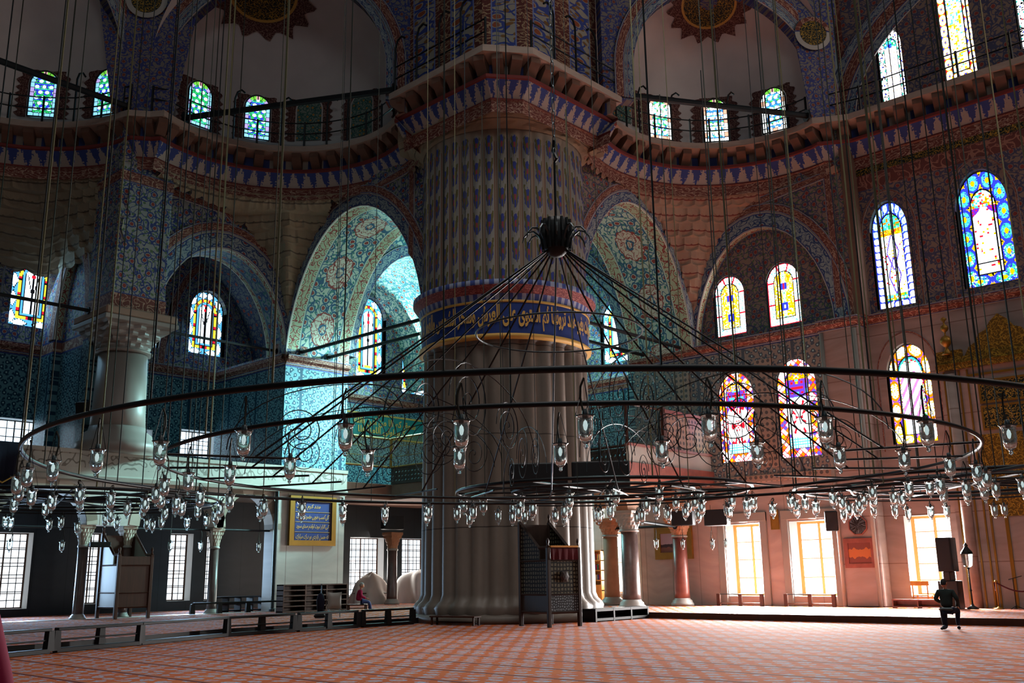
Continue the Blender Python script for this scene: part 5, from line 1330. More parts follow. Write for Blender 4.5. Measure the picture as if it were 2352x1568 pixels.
def ringlamps(R, step, phase, nm, drop):
    n = round(360/step); near = []; far = []
    for k in range(n):
        a = phase+43+360*k/n; x, y = CC.x+R*cos(rad(a)), CC.y+R*sin(rad(a))
        b = ((a-43-180) % 360); rel = (b-90)     # angle seen from the camera; near arc around -90
        aa = (a-43) % 360
        # screen side
        cx = x*cos(rad(43))+y*sin(rad(43)); cy = -x*sin(rad(43))+y*cos(rad(43))
        u = cx/cy
        (near if cy < 17.15 and abs(u) < .53 else far).append((u, x, y, cy))
    near.sort(); far.sort(); z = HZ-.02
    for i, (u, x, y, cy) in enumerate(near):
        lamp((x, y, z-drop-random.uniform(0, .03)), 'glass lamp on the near arc of the %s ring, %s from the left' % (nm, ORD[min(i, 19)]), 'lamps on the near arc of the %s ring' % nm).scale = (1.12,)*3
    for i, (u, x, y, cy) in enumerate(far):
        lamp((x, y, z-.17-random.uniform(0, .08)), 'small glass lamp in the dense row along the far arc of the %s ring' % nm, 'lamps on the far arc of the %s ring' % nm, True).scale = (1.35,)*3
ringlamps(R1, 7.55, -91.4, 'outer', .39)
ringlamps(R2, 9.4, -93., 'inner', .39)
for t, nm in zip(SCH, ('ring before the left arcade', 'ring before the qibla windows', 'ring before the pier foot')):
    rr = [c for c in t.children if c.name.startswith('ring')]
    rs = {'ring before the left arcade': (4.6, 3.1), 'ring before the qibla windows': (4.8, 3.3), 'ring before the pier foot': (4.2, 2.6)}[nm]
    for r, n in zip(rs, (22, 14)):
        for k in range(n):
            a = 2*pi*(k+random.uniform(-.2, .2))/n; s = lamp((t.location.x+r*cos(a), t.location.y+r*sin(a), t.location.z-.24-random.uniform(0, .22)), 'tiny glass lamp in the cluster on the %s' % nm, 'lamps on the %s' % nm, True); s.scale = (1.6,)*3
# low single lamps on long cords beside the columns
for i, (x, y, z, lab) in enumerate(((-36.6, 13.4, 3.0, 'lone glass lamp hanging low at the far left arcade'), (-36.6, 15.2, 3.0, 'lone glass lamp hanging low left of the left pulpit'), (-36.6, 19.4, 3.05, 'lone glass lamp hanging low right of the left pulpit'), (-36.6, 20.7, 3.05, 'lone glass lamp hanging low before the barred window'), (-36.6, 23.4, 3.05, 'lone glass lamp hanging low before the bluish aisle wall'), (-23.75, 34.0, 2.9, 'lone lamp hanging left of the framed picture'), (-23.4, 35.4, 2.9, 'lone lamp hanging in front of the framed picture'), (-22.9, 36.9, 2.9, 'lone lamp hanging right of the red column'), (-22.4, 37.2, 2.9, 'lone lamp hanging nearest the golden framed windows'))):
    s = lamp((x, y, z), lab, 'low hanging single lamps'); s.scale = (1.5, 1.5, 1.5)
    mb = MB(); mb.tube([(0, 0, .3), (0, 0, .3+(.7 if x > -30 else .45))], .006, 3); mb.obj('drop_cord', 'cable_dark', s)

# chandelier loudspeakers hung in front of the pier
def speaker(name, label, loc, rz, w, d, h, tilt=0., bracket=None):
    t = thing(name, label, 'loudspeaker', loc, rz)
    M = Matrix.Rotation(tilt, 4, 'X')
    mb = MB(); mb.box(-w/2, w/2, -d/2, d/2, -h/2, h/2, .03, M); mb.obj('cabinet', 'black', t)
    mb = MB(); mb.box(-w/2*.9, w/2*.9, -d/2-.012, -d/2, -h/2*.92, h/2*.92, .004, M); mb.obj('grille', 'grille', t)
    if bracket:
        mb = MB(); mb.tube([(0, d/2, 0), bracket], .03, 5); mb.obj('bracket', 'iron', t)
    return t
cp = toB(.75, 30.); speaker('hanging_loudspeaker', 'big black loudspeaker hung at chandelier height, left of two', (toB(.75, 30.).x, toB(.75, 30.).y, 4.5), rad(43), 1.75, .8, .85, .12, (0, .5, 1.5))
speaker('hanging_loudspeaker', 'big black loudspeaker hung at chandelier height, right of two', (toB(2.65, 30.).x, toB(2.65, 30.).y, 4.5), rad(38), 1.75, .9, .85, .05, (0, .5, 1.5))
# ------------------------------------------------------------------ low barriers
def barrier(label, P, z=0., h=.56, base=True, mid=True, beads=False, group='low barrier units'):
    P = [Vector((*p, z)) for p in P]; o = P[0]; t = thing('low_barrier', label, 'barrier', o)
    d = (P[-1]-P[0]).normalized(); n = Vector((d.y, -d.x, 0))
    def beam(a, b, w, z0, z1, nm, mt='black_wood', bev=.012):
        e = (b-a); L = e.length; e.normalize(); q = Vector((-e.y, e.x, 0)); M = Matrix(((e.x, q.x, 0, a.x), (e.y, q.y, 0, a.y), (0, 0, 1, 0), (0, 0, 0, 1)))
        mb = MB(); mb.box(-.0, L+.0, -w/2, w/2, z0, z1, bev, M); return mb.obj(nm, mt, t)
    Q = [p-o for p in P]
    beam(Q[0], Q[-1], .16, h-.07, h, 'top_rail')
    if base: beam(Q[0], Q[-1], .16, 0, .11, 'base_board')
    if mid: beam(Q[0], Q[-1], .05, .27, .31, 'mid_rail')
    for i, p in enumerate(Q):
        w = .17; e = d; M = Matrix(((e.x, -e.y, 0, p.x), (e.y, e.x, 0, p.y), (0, 0, 1, 0), (0, 0, 0, 1)))
        mb = MB(); mb.add([M @ Vector(v) for v in [(-w*.6, -.08, .05), (w*.6, -.08, .05), (w*.6, .08, .05), (-w*.6, .08, .05), (-w*.45, -.07, h-.06), (w*.45, -.07, h-.06), (w*.45, .07, h-.06), (-w*.45, .07, h-.06)]], [(3, 2, 1, 0), (4, 5, 6, 7), (0, 1, 5, 4), (1, 2, 6, 5), (2, 3, 7, 6), (3, 0, 4, 7)]); mb.obj('post', 'black_wood', t)
    return t
bp = [(-22.9, 7.6), (-23.78, 9.78), (-23.86, 9.96), (-24.34, 11.23), (-24.63, 12.4), (-25.81, 15.58), (-26.02, 16.86), (-26.05, 18.0), (-26.07, 18.18), (-26.14, 19.36), (-26.27, 20.6), (-26.28, 20.82), (-26.28, 21.9), (-26.35, 23.05)]
barrier('dark low barrier unit at the far left, cut by the picture edge', bp[0:2])
barrier('dark low barrier unit in front of the left pulpit, with three posts', bp[2:5])
t = barrier('low barrier stretch without middle rail, right of the left pulpit', [bp[4], bp[5]], mid=False)
barrier('dark low barrier unit left of the vacuum cleaner, three posts', bp[5:8])
barrier('dark low barrier unit in front of the seated woman in magenta', bp[8:11])
barrier('dark low barrier unit touching the pier, in front of the tarpaulin heap', bp[11:14])
barrier('far low barrier behind the shoe rack, below the slender column', [(-37.3, 20.9), (-37.1, 22.0), (-36.9, 23.2), (-36.7, 24.6)], ZP, .5, False, False)

# ------------------------------------------------------------------ pulpits
def pulpit(name, label, M, mats, side_h=2.05):
    """raised preacher's seat. local: origin at the near front corner; x across the front, y towards the back"""
    W_, D_ = 1.2, 1.5
    t = thing(name, label, 'pulpit', M.translation, M.to_euler().z)
    fr, pan, pan2, drk = mats
    for x, y, h in ((0, 0, 2.42), (W_, 0, 2.42), (0, D_, 3.28), (W_, D_, 3.28)):
        mb = MB(); mb.box(x-.06, x+.06, y-.06, y+.06, 0, h, .015); mb.obj('post', fr, t)
        mb = MB(); mb.lathe([(.0, .3), (.03, .26), (.05, .18), (.025, .1), (.045, .05), (.05, 0), (.0, 0)], 10, (x, y, h)); mb.obj('finial', fr, t, True)
    def rail(a, b, r=.05):
        mb = MB(); mb.tube([a, b], r, 4); mb.obj('rail', fr, t)
    for z in (.45, .98, 2.02):
        for a, b in (((0, 0), (W_, 0)), ((0, 0), (0, D_)), ((W_, 0), (W_, D_)), ((0, D_), (W_, D_))): rail((*a, z), (*b, z))
    def panel(pts, mat, nm, uvf):
        V = [Vector(p) for p in pts]; n = (V[1]-V[0]).cross(V[2]-V[0]).normalized()*.02; k = len(V)
        V2 = [v-n for v in V]+[v+n for v in V]; F = [tuple(range(k-1, -1, -1)), tuple(range(k, 2*k))]+[(i, (i+1) % k, k+(i+1) % k, k+i) for i in range(k)]
        mesh(nm, V2, F, mat, t, [uvf(v) for v in V2])
    fx = lambda v: (v.x, v.z); fy = lambda v: (v.y, v.z)
    panel([(0, 0, .98), (W_, 0, .98), (W_, 0, 2.02), (0, 0, 2.02)], pan, 'front_panel', fx)
    panel([(0, 0, .45), (W_, 0, .45), (W_, 0, .98), (0, 0, .98)], pan2, 'lower_front_panel', fx)
    for x in (0, W_):
        panel([(x, 0, .98), (x, D_, .98), (x, D_, 2.02), (x, 0, 2.02)], pan if x == 0 else drk, 'side_panel', fy)
        panel([(x, 0, .45), (x, D_, .45), (x, D_, .98), (x, 0, .98)], drk, 'lower_side_panel', fy)
        panel([(x, .45, 2.02), (x, D_, 2.02), (x, D_, 3.25), (x, .45, 2.45)], pan if mats[1] == 'pearl' else drk, 'arm_panel', fy)
        mb = MB(); mb.tube([(x, .0, 2.42), (x, .45, 2.42), (x, D_, 3.28)], .055, 4); mb.obj('sloping_arm', fr, t)
    panel([(0, D_, .45), (W_, D_, .45), (W_, D_, 3.2), (0, D_, 3.2)], drk, 'back_panel', fx)
    mb = MB(); mb.box(0, W_, 0, D_, 1.98, 2.03, .01); mb.obj('seat', fr, t)
    return t
MP = Matrix.Translation((-20.63, 23.63, 0)) @ Matrix.Rotation(atan2(.95, -.28)-0, 4, 'Z')
# front runs from the corner post towards +Y, the seat back lies towards -X
def pm(x, y, ang): return Matrix.Translation((x, y, 0)) @ Matrix.Rotation(ang, 4, 'Z')
PR = pulpit('pulpit_chair', 'inlaid wooden pulpit chair with velvet drape in front of the pier', pm(-20.63, 23.63, rad(78)), ('dark_wood', 'pearl', 'inlay2', 'dark_wood'))
mb = MB(); n = 14; V = []; F = []; U = []
for i in range(n+1):
    for j in range(6):
        x = .06+1.08*i/n; z = 2.46-.42*j/5; V.append((x, -.07-.03*sin(i*1.9)*(j/5)-(.0 if j else -.1), z)); U.append((x, z))
for i in range(n):
    for j in range(5): F.append((i*6+j, i*6+j+1, (i+1)*6+j+1, (i+1)*6+j))
mesh('velvet_drape', V, F, 'maroon', PR, U)
mb = MB(); mb.box(.05, 1.15, -.1, .06, 2.42, 2.48, .01); mb.obj('reading_ledge', 'honey_wood', PR)
mb = MB(); mb.lathe([(0, .0), (.17, .0), (.19, .03), (.1, .07), (0, .08)], 6); o = mb.obj('hexagon_boss', 'dark_wood', PR, loc=(.6, -.02, 1.52)); o.rotation_euler = (pi/2, 0, 0)
PL = pulpit('pulpit_chair', 'plain brown wooden pulpit chair with cyan-lit side, at the left', pm(-36.75, 17.45, rad(90)) @ Matrix.Translation((0, 0, ZP)), ('walnut', 'walnut', 'walnut', 'walnut'))
PL.scale = (1.08, 1.0, .98)
for c in PL.children:
    if c.name.split('.')[0] in ('side_panel', 'lower_side_panel', 'arm_panel'): c.data = c.data.copy(); c.data.materials.clear(); c.data.materials.append(MAT['marble'])  # pale stone on a wooden chair: the light on its sides put into the colour
mb = MB(); mb.box(0, 1.2, -.05, .0, 2.02, 2.35, .01); mb.obj('front_rail', 'walnut', PL)

# ------------------------------------------------------------------ racks, benches, shelves
def rack(name, label, cat, loc, rz, w, d, h, nx, ny, mat, th=.035, back=True, group=None):
    """open compartments; front faces local -y, origin at the left end of the front foot"""
    t = thing(name, label, cat, loc, rz, group)
    for i in range(nx+1):
        x = (w-th)*i/nx; mb = MB(); mb.box(x, x+th, 0, d, 0, h, .004); mb.obj('upright', mat, t)
    for j in range(ny+1):
        z = .03+(h-th-.03)*j/ny; mb = MB(); mb.box(0, w, .005, d, z, z+th, .004); mb.obj('shelf', mat, t)
    if back: mb = MB(); mb.box(.01, w-.01, d-.02, d, .03, h-.01); mb.obj('back_panel', mat, t)
    return t
rack('shoe_rack', 'brown wooden shoe rack with three columns of shelves below the sign', 'rack', (-35.4, 23.9, ZP), rad(90), 3.3, .5, 1.15, 3, 5, 'brown_wood', .05)
rack('low_rack', 'bluish low rack of open boxes under the gallery', 'rack', (-39.3, 23.1, ZP), rad(90), 2.5, .5, .66, 4, 2, 'black_wood', .06, False)
rack('low_rack', 'dark blue low rack lying at the right foot of the pier', 'rack', (-21.45, 26.95, 0), rad(92), 3.25, .55, .43, 3, 1, 'black_wood', .09)
def bench(name, label, cat, loc, rz, w, d, h, mat):
    t = thing(name, label, cat, loc, rz)
    mb = MB(); mb.box(0, w, 0, d, h-.05, h, .01); mb.obj('seat', mat, t)
    for x in (.04, w-.1):
        for y in (.03, d-.09): mb = MB(); mb.box(x, x+.06, y, y+.06, 0, h-.04, .005); mb.obj('leg', mat, t)
    mb = MB(); mb.tube([(.07, d/2, .1), (w-.07, d/2, .1)], .02, 4); mb.obj('stretcher', mat, t); return t
bench('low_bench', 'low dark bench standing against the pier foot', 'bench', (-25.4, 22.95, 0), rad(8), 1.9, .4, .3, 'walnut')
bench('low_bench', 'low bench under the seated woman in magenta', 'bench', (-35.05, 26.85, ZP), rad(40), .9, .4, .27, 'brown_wood')
# bookcase right of the pier
t = rack('bookcase', 'wooden bookcase of coloured books, just right of the pier', 'bookcase', (-33.5, 40.9, ZP), 0, 1.4, .4, 2.6, 1, 5, 'honey_wood', .06)
for z0 in (.1, ): mb = MB(); mb.box(.05, 1.35, -.02, .01, .08, .85, .01); mb.obj('cupboard_door', 'honey_wood', t)
nb = 0; SH = ('lowest', 'second', 'third', 'top')
for sh, z in enumerate((1.08, 1.58, 2.1)):
    for k in range(7):
        x = -33.5+.62+k*.1; h = .26+.08*hsh(k, sh); nb += 1
        b = thing('book', 'book in the cluster on the %s open shelf of the bookcase' % ('lower', 'middle', 'upper')[sh], 'book', (x, 40.95, ZP+z-.02), 0, 'books on the %s open shelf' % ('lower', 'middle', 'upper')[sh])
        mb = MB(); mb.box(0, .06, 0, .2, 0, h, .006); mb.obj('cover', 'book%d' % ((k+2*sh) % 6), b)
        mb = MB(); mb.box(.008, .052, .012, .205, .008, h-.008); mb.obj('page_block', 'paper', b)

# ------------------------------------------------------------------ signs and framed pieces
def framed(name, label, cat, fn, u0, u1, z0, z1, fw, fmat, pmat, depth=.07):
    t = thing(name, label, cat, fn(u0, z0, 0))
    def quad(a, b, c, d, w0, w1, nm, mt):
        mb = MB(); P = [(a, c), (b, c), (b, d), (a, d)]
        V = [fn(u, z, w0) for u, z in P]+[fn(u, z, w1) for u, z in P]
        mb.add(V, [(0, 1, 2, 3), (4, 5, 6, 7), (0, 1, 5, 4), (1, 2, 6, 5), (2, 3, 7, 6), (3, 0, 4, 7)], P*2); return wpart(mb, nm, mt, t)
    quad(u0+fw*.8, u1-fw*.8, z0+fw*.8, z1-fw*.8, .0, depth*.5, 'panel', pmat)
    for a, b, c, d, nm in ((u0, u1, z1-fw, z1, 'top_moulding'), (u0, u1, z0, z0+fw, 'bottom_moulding'), (u0, u0+fw, z0+fw, z1-fw, 'left_moulding'), (u1-fw, u1, z0+fw, z1-fw, 'right_moulding')): quad(a, b, c, d, .0, depth, nm, fmat)
    return t
fs = frX(XL+.03)
sg = framed('calligraphy_sign', 'blue calligraphy sign in a gold frame on the marble block', 'sign', fs, 25.75, 28.3, 3.02, 5.25, .24, 'gold', 'band_blue', .14)
for i, s in enumerate(('مدد كرم محمد', 'كل كسب طوبى حضرت مبارك', 'كى كلزار نبوت اوقدم صدق سويد', 'نه حسن يازدى بو درك مبارك')):
    z = 4.62-.45*i; f_ = lambda x, y, z=z: fs(26.12+x, z+y, .09)-Vector(sg.location); lettering(s, 1.8-.5*(i == 0), .27, f_, 'gilt_lettering', 'goldpaint', sg, slant=.25, bold=.02)
    if i: mb = MB(); mb.tube([fs(26.05, z+.36, .085), fs(28.0, z+.36, .085)], .012, 4); wpart(mb, 'gilt_rule', 'goldpaint', sg)
mb = MB(); q = [fs(u, z, .085) for u, z in ((26.05, 3.22), (28.0, 3.22), (28.0, 5.05), (26.05, 5.05))]; mb.tube(q, .014, 4, closed=True); wpart(mb, 'gilt_border', 'goldpaint', sg)
fr8 = frY(YQ-.02)
# painting: a landscape of a mosque on a rock, painted in muted browns
g = G('landscape_painting', .5); v = g.uv(); x, y = g.xy(v); n = g.noise(v, 3.2, 5.); yy = g.ma('ADD', y, g.ma('MULTIPLY', g.ma('SUBTRACT', n, .5), .35))
c = g.mix(g.gt(yy, 2.75), lin('#6b4a44'), lin('#b09aa6')); c = g.mix(g.band(yy, 2.68, 2.86), c, lin('#3a2f38')); g.base(c); MAT['painting'] = g.m
framed('framed_picture', 'framed landscape picture in a broad gilt frame behind the red column', 'picture', fr8, -26.55, -24.55, 2.18, 3.62, .3, 'bronze', 'painting', .12)
fp = frY(YQ-.18)
g = G('inlaid_panel', .4); v = g.uv(); x, y = g.xy(v); n = g.noise(g.comb(g.ma('MULTIPLY', g.ma('ABSOLUTE', g.ma('ADD', x, 16.8)), 2.6), g.ma('MULTIPLY', g.ma('ABSOLUTE', g.ma('SUBTRACT', y, 2.23)), .6)), 2.5, 1.)
k = g.lt(g.ma('ABSOLUTE', g.ma('SUBTRACT', y, 2.23)), g.ma('MULTIPLY', n, .36)); g.base(g.mix(k, lin('#6d3c34'), lin('#b36a3c'))); MAT['inlaid'] = g.m
framed('framed_marble', 'framed red and orange marble panel below the octagon', 'panel', fp, -17.45, -16.2, 1.67, 2.8, .17, 'redmarble', 'inlaid', .06)
t = thing('octagon_ornament', 'round dark octagonal calligraphy plaque on the marble pilaster', 'plaque', fp(-16.8, 3.3, 0))
mb = MB(); mb.lathe([(0, .05), (.1, .06), (.34, .05), (.36, .03), (.36, 0)], 8); o = mb.obj('plaque', 'inlay2', t); o.rotation_euler = (pi/2, rad(22.5), 0)
mb = MB(); mb.lathe([(.36, 0), (.36, .06), (.4, .06), (.4, 0)], 8, cap=False); o = mb.obj('rim', 'redmarble', t); o.rotation_euler = (pi/2, rad(22.5), 0)
framed('gilt_notice', 'small golden tile notice between the two tall windows', 'notice', frY(YQ-.12), -20.6, -20.22, 3.28, 4.1, .03, 'gold', 'bronze', .04)
tp = framed('inscription_board', 'turquoise inscription panel with gold letters in the corner bay', 'sign', frX(XG+.03), 33.0, 39.4, 9.35, 10.75, .1, 'goldpaint', 'teal', .05)
fz = frX(XG+.09)
lettering('سوق كم الا من امن بالله', 4.6, .62, lambda x, y: fz(33.9+x, 9.9+y)-Vector(tp.location), 'gilt_lettering', 'goldpaint', tp, bold=.03)
lettering('جو كرساولى الامنا فلا', 4.2, .5, lambda x, y: fz(34.2+x, 9.5+y)-Vector(tp.location), 'gilt_lettering', 'goldpaint', tp, bold=.03)

# ------------------------------------------------------------------ loudspeakers on walls and columns
speaker('wall_loudspeaker', 'black box loudspeaker on top of the red column', (-23.8, 36.15, 3.86), rad(15), .95, .45, .62, 0, (0, .8, -.15))
speaker('wall_loudspeaker', 'black box loudspeaker left of the tall windows, near the lintel', (-22.1, 36.1, 3.8), rad(10), 1., .45, .66, 0, (0, 1.85, .3))
speaker('wall_loudspeaker', 'small black loudspeaker beside the golden framed tall window', (-17.72, 37.45, 3.5), rad(30), .48, .35, .78, .12, (0, .4, .1))
speaker('wall_loudspeaker', 'black loudspeaker on the slender column before the tarpaulin heap', (-40.3, 33.8, 4.35), rad(75), 1.15, .5, .7, 0, (0, .5, -.1))
speaker('wall_loudspeaker', 'small dark loudspeaker on the left side of the gallery column', (-37.9, 16.05, 8.15), rad(40), .4, .35, .5, .3, (0, .5, .1))
speaker('wall_loudspeaker', 'dark loudspeaker high on the slender column left of left pulpit', (-37.6, 17.05, 2.95), rad(80), .75, .3, .2, 0, (0, .55, .0))

# ------------------------------------------------------------------ lodge lattices
def lattice(name, label, fn, u0, u1, z0, z1, pitch, mat, frame, r=.018, cat='screen', mid=True):
    t = thing(name, label, cat, fn(u0, z0, 0)); mb = MB(); n = int((u1-u0)/pitch)
    for i in range(n+1): u = u0+(u1-u0)*i/n; mb.tube([fn(u, z0, 0), fn(u, z1, 0)], r, 4)
    for z in ((z0+.35*(z1-z0)), (z0+.7*(z1-z0))): mb.tube([fn(u0, z, 0), fn(u1, z, 0)], r*.9, 4)
    wpart(mb, 'bars', mat, t)
    for a, b in (((u0, z0), (u1, z0)), ((u0, z1), (u1, z1)), ((u0, z0), (u0, z1)), ((u1, z0), (u1, z1))):
        mb = MB(); mb.tube([fn(*a, 0), fn(*b, 0)], .055, 4); wpart(mb, 'frame_bar', frame, t)
    return t
lattice('gilded_lattice', 'gilded lattice screen of the lodge, left of its corner post', frX(-40.), 29.2, 33.35, 7.2, 8.68, .085, 'gold', 'bronze')
lattice('gilded_lattice', 'gilded lattice screen of the lodge, next to the pier', frY(33.4), -40., -36.2, 7.2, 8.72, .085, 'gold', 'bronze')
def pierced(name, label, fn, u0, u1, z0, z1, mat, nu, nz, cat='balustrade'):
    """parapet slab with rows of lozenge holes"""
    t = thing(name, label, cat, fn(u0, z0, 0)); hs = []; du, dz = (u1-u0)/nu, (z1-z0-.2)/nz
    for i in range(nu):
        for j in range(nz):
            cu, cz = u0+du*(i+.5), z0+.1+dz*(j+.5); a, b = du*.33, dz*.36
            hs.append([(cu-a, cz), (cu, cz+b), (cu+a, cz), (cu, cz-b)])
    loc = Vector(t.location); o = wall('pierced_slab', lambda u, z, w=0.: fn(u, z, w)-loc, [(u0, z0), (u1, z0), (u1, z1), (u0, z1)], hs, mat, .08, t)
    mb = MB(); mb.tube([fn(u0, z1, -.04), fn(u1, z1, -.04)], .08, 6); wpart(mb, 'top_rail', mat, t); return t
pierced('lodge_balustrade', 'dark pierced balustrade below the gilded lattice', frY(33.4), -40.0, -36.2, 6.3, 7.15, 'dark_wood', 15, 3)
mb = MB(); mb.box(-44, -36.2, 33.45, 42, 5.5, 6.3, .02); mb.box(-44, -40, 28.9, 33.45, 5.5, 6.3, .02); o = struct(mb.obj('floor_lodge', 'corbel'), 'floor of the raised lodge in the corner bay', 'floor')
# raised marble tribune right of the pier
mh = thing('marble_tribune', 'pinkish carved marble tribune right of the pier, coloured by window light', 'tribune', (-23.3, 31.7, 5.4))
fh = frX(-23.3)
def tq(u0, u1, z0, z1, w0, w1, nm, mt):
    mb = MB(); P = [(u0, z0), (u1, z0), (u1, z1), (u0, z1)]
    V = [fh(u, z, w0) for u, z in P]+[fh(u, z, w1) for u, z in P]; mb.add(V, [(0, 1, 2, 3), (4, 5, 6, 7), (0, 1, 5, 4), (1, 2, 6, 5), (2, 3, 7, 6), (3, 0, 4, 7)], P*2); return wpart(mb, nm, mt, mh)
tq(34.35, 37.8, 6.62, 8.2, -.1, 0, 'carved_panel', 'piercedtile'); tq(31.7, 37.8, 5.88, 6.62, -.15, .03, 'parapet', 'carved'); tq(31.6, 37.85, 5.35, 5.9, -3., .12, 'floor_slab', 'redmarble')
tq(31.65, 37.82, 6.58, 6.68, -.12, .1, 'ledge', 'redmarble'); tq(34.2, 34.42, 6.62, 8.4, -.12, .06, 'corner_post', 'walnut'); tq(34.3, 37.8, 8.18, 8.32, -.12, .08, 'top_moulding', 'redmarble')
ap = [(31.3, 5.36), (31.3, 4.1)]+arch(31.3, 32.75, 4.1, 4.75, 10, 1.)+arch(33.45, 36.55, 4.1, 5.15, 14, 1.)+[(37.25, 4.1), (37.9, 4.1), (37.9, 5.36)]
ml = Vector(mh.location); wall('arcade', lambda u, z, w=0.: frX(-24.2)(u, z, w)-ml, ap, [], 'sandstone', .6, mh)
lattice('lodge_lattice', 'brown framed lattice on the tribune, left of its carved panel', frX(-23.35), 31.75, 34.2, 6.7, 8.3, .1, 'dark_wood', 'walnut')
lattice('lodge_lattice', 'turquoise lit lattice of the tribune, next to the pier', frY(31.75), -26.2, -23.4, 6.6, 8.3, .08, 'cable', 'walnut')
pierced('tribune_balustrade', 'dark pierced balustrade with glaring holes beside the pier', frY(31.7), -26.2, -23.4, 5.3, 6.45, 'dark_wood', 12, 4)

def absorb(t, root):
    for c in list(t.children): c.parent = root; c.location = t.location-root.location
    bpy.data.objects.remove(t)
for o_ in [o for o in COL.objects if o.parent is None and o.name.split('.')[0] in ('lodge_lattice', 'tribune_balustrade')]: absorb(o_, mh)
gl = [o for o in COL.objects if o.parent is None and o.name.split('.')[0] in ('gilded_lattice', 'lodge_balustrade')]
gl[0]['label'] = 'gilded lattice screen of the lodge over a dark pierced balustrade, left of the pier'
for o_ in gl[1:]: absorb(o_, gl[0])

# ------------------------------------------------------------------ mihrab
mi = thing('mihrab', 'tall marble mihrab with gilded crest and calligraphy panels, cut by right edge', 'mihrab', (-10.8, 38.2, ZP)); fi = frY(38.25)
def mq(u0, u1, z0, z1, w0, w1, nm, mt):
    mb = MB(); P = [(u0, z0), (u1, z0), (u1, z1), (u0, z1)]
    V = [fi(u, z, w0) for u, z in P]+[fi(u, z, w1) for u, z in P]; mb.add(V, [(0, 1, 2, 3), (4, 5, 6, 7), (0, 1, 5, 4), (1, 2, 6, 5), (2, 3, 7, 6), (3, 0, 4, 7)], P*2); return wpart(mb, nm, mt, mi)
mq(-13.2, -8.4, ZP, 8.95, -.3, .0, 'marble_body', 'qibla')
mq(-13.25, -8.35, 8.95, 9.2, -.3, .18, 'gilt_cornice', 'giltrelief'); mq(-13.25, -8.35, 9.2, 9.42, -.3, .1, 'upper_cornice', 'giltrelief')
mb = MB()
for i in range(40): u = -13.2+i*.122; mb.tube([fi(u, 9.18, .19), fi(u, 9.02, .15)], [.045, .01], 4)
wpart(mb, 'cornice_drops', 'gold', mi)
crest = [(-12.2, 9.4), (-12.0, 9.75), (-11.75, 9.9), (-11.6, 10.2), (-11.35, 10.3), (-11.15, 10.6), (-10.85, 10.85), (-10.55, 10.6), (-10.35, 10.3), (-10.1, 10.2), (-9.95, 9.9), (-9.7, 9.75), (-9.5, 9.4)]
loc = Vector(mi.location); wall('gilt_crest', lambda u, z, w=0.: fi(u, z, w+.02)-loc, crest, [], 'giltrelief', .2, mi)
mq(-13.22, -12.3, 9.4, 9.72, -.2, .02, 'gilt_shoulder', 'giltrelief')
mb = MB(); mb.lathe([(0, 1.5), (.03, 1.48), (.12, 1.4), (.04, 1.3), (.03, 1.2), (.13, 1.12), (.15, 1.02), (.1, .93), (.03, .88), (.03, .75), (.14, .7), (.22, .58), (.22, .46), (.12, .34), (.05, .28), (.12, .1), (.2, 0)], 14, (-12.75, 38.1, 9.55)); wpart(mb, 'gilt_ball_finial', 'gold', mi, True)
for u in (-13.05, -12.5, -12.2): mq(u, u+.06, ZP, 8.9, 0, .05, 'gilt_strip', 'bronze')
mb = MB(); mb.tube([fi(-12.78, ZP, .02), fi(-12.78, 8.8, .02)], .2, 12); wpart(mb, 'engaged_column', 'qibla', mi, True)
mq(-12.15, -8.4, 8.62, 8.7, 0, .06, 'gilt_moulding', 'gold')
for z0, z1 in ((7.62, 8.34), (6.62, 7.38)):
    mq(-11.75, -8.4, z0, z1, 0, .05, 'calligraphy_panel', 'greengold')
    for a, b in ((z0-.08, z0), (z1, z1+.08)): mq(-11.83, -8.4, a, b, 0, .07, 'gilt_frame', 'bronze')
    mq(-11.83, -11.75, z0, z1, 0, .07, 'gilt_frame', 'bronze')
mq(-12.0, -8.4, 3.4, 6.4, 0, .03, 'gilt_relief_panel', 'giltrelief')
mq(-11.5, -11.38, ZP, 3.4, 0, .05, 'gilt_strip', 'gold'); mq(-12.0, -11.93, ZP, 3.4, 0, .05, 'gilt_strip', 'bronze')

# ------------------------------------------------------------------ objects by the qibla wall
t = thing('loudspeaker_tower', 'tall black loudspeaker tower right of the glaring window', 'loudspeaker', (-13.35, 37.3, ZP))
for x0, x1, z0, z1, nm in ((-.34, .34, 0, .98, 'lower_cabinet'), (-.12, .12, .98, 1.3, 'stand'), (-.27, .27, 1.3, 2.5, 'upper_cabinet')):
    mb = MB(); mb.box(x0, x1, -.26, .3, z0, z1, .02); mb.obj(nm, 'black', t)
mb = MB(); mb.box(-.22, .22, -.275, -.26, 1.36, 2.44); mb.obj('grille', 'grille', t)
t = thing('lantern_post', 'dark standing lantern on a slim post beside the mihrab', 'lantern', (-12.62, 37.2, ZP))
mb = MB(); mb.lathe([(.2, 0), (.2, .04), (.06, .12), (.03, .2), (.025, .6), (.045, .64), (.025, .68), (.022, 1.35), (.05, 1.4), (.02, 1.45)], 12); mb.obj('post', 'iron', t, True)
mb = MB(); mb.lathe([(.06, 1.42), (.15, 1.5), (.2, 1.9), (.19, 1.92)], 6, cap=False); mb.obj('lantern_glass', 'glass', t)
mb = MB(); mb.lathe([(.22, 1.9), (.2, 1.98), (.1, 2.1), (.06, 2.16), (.08, 2.2), (.0, 2.32)], 6); mb.obj('lantern_cap', 'iron', t)
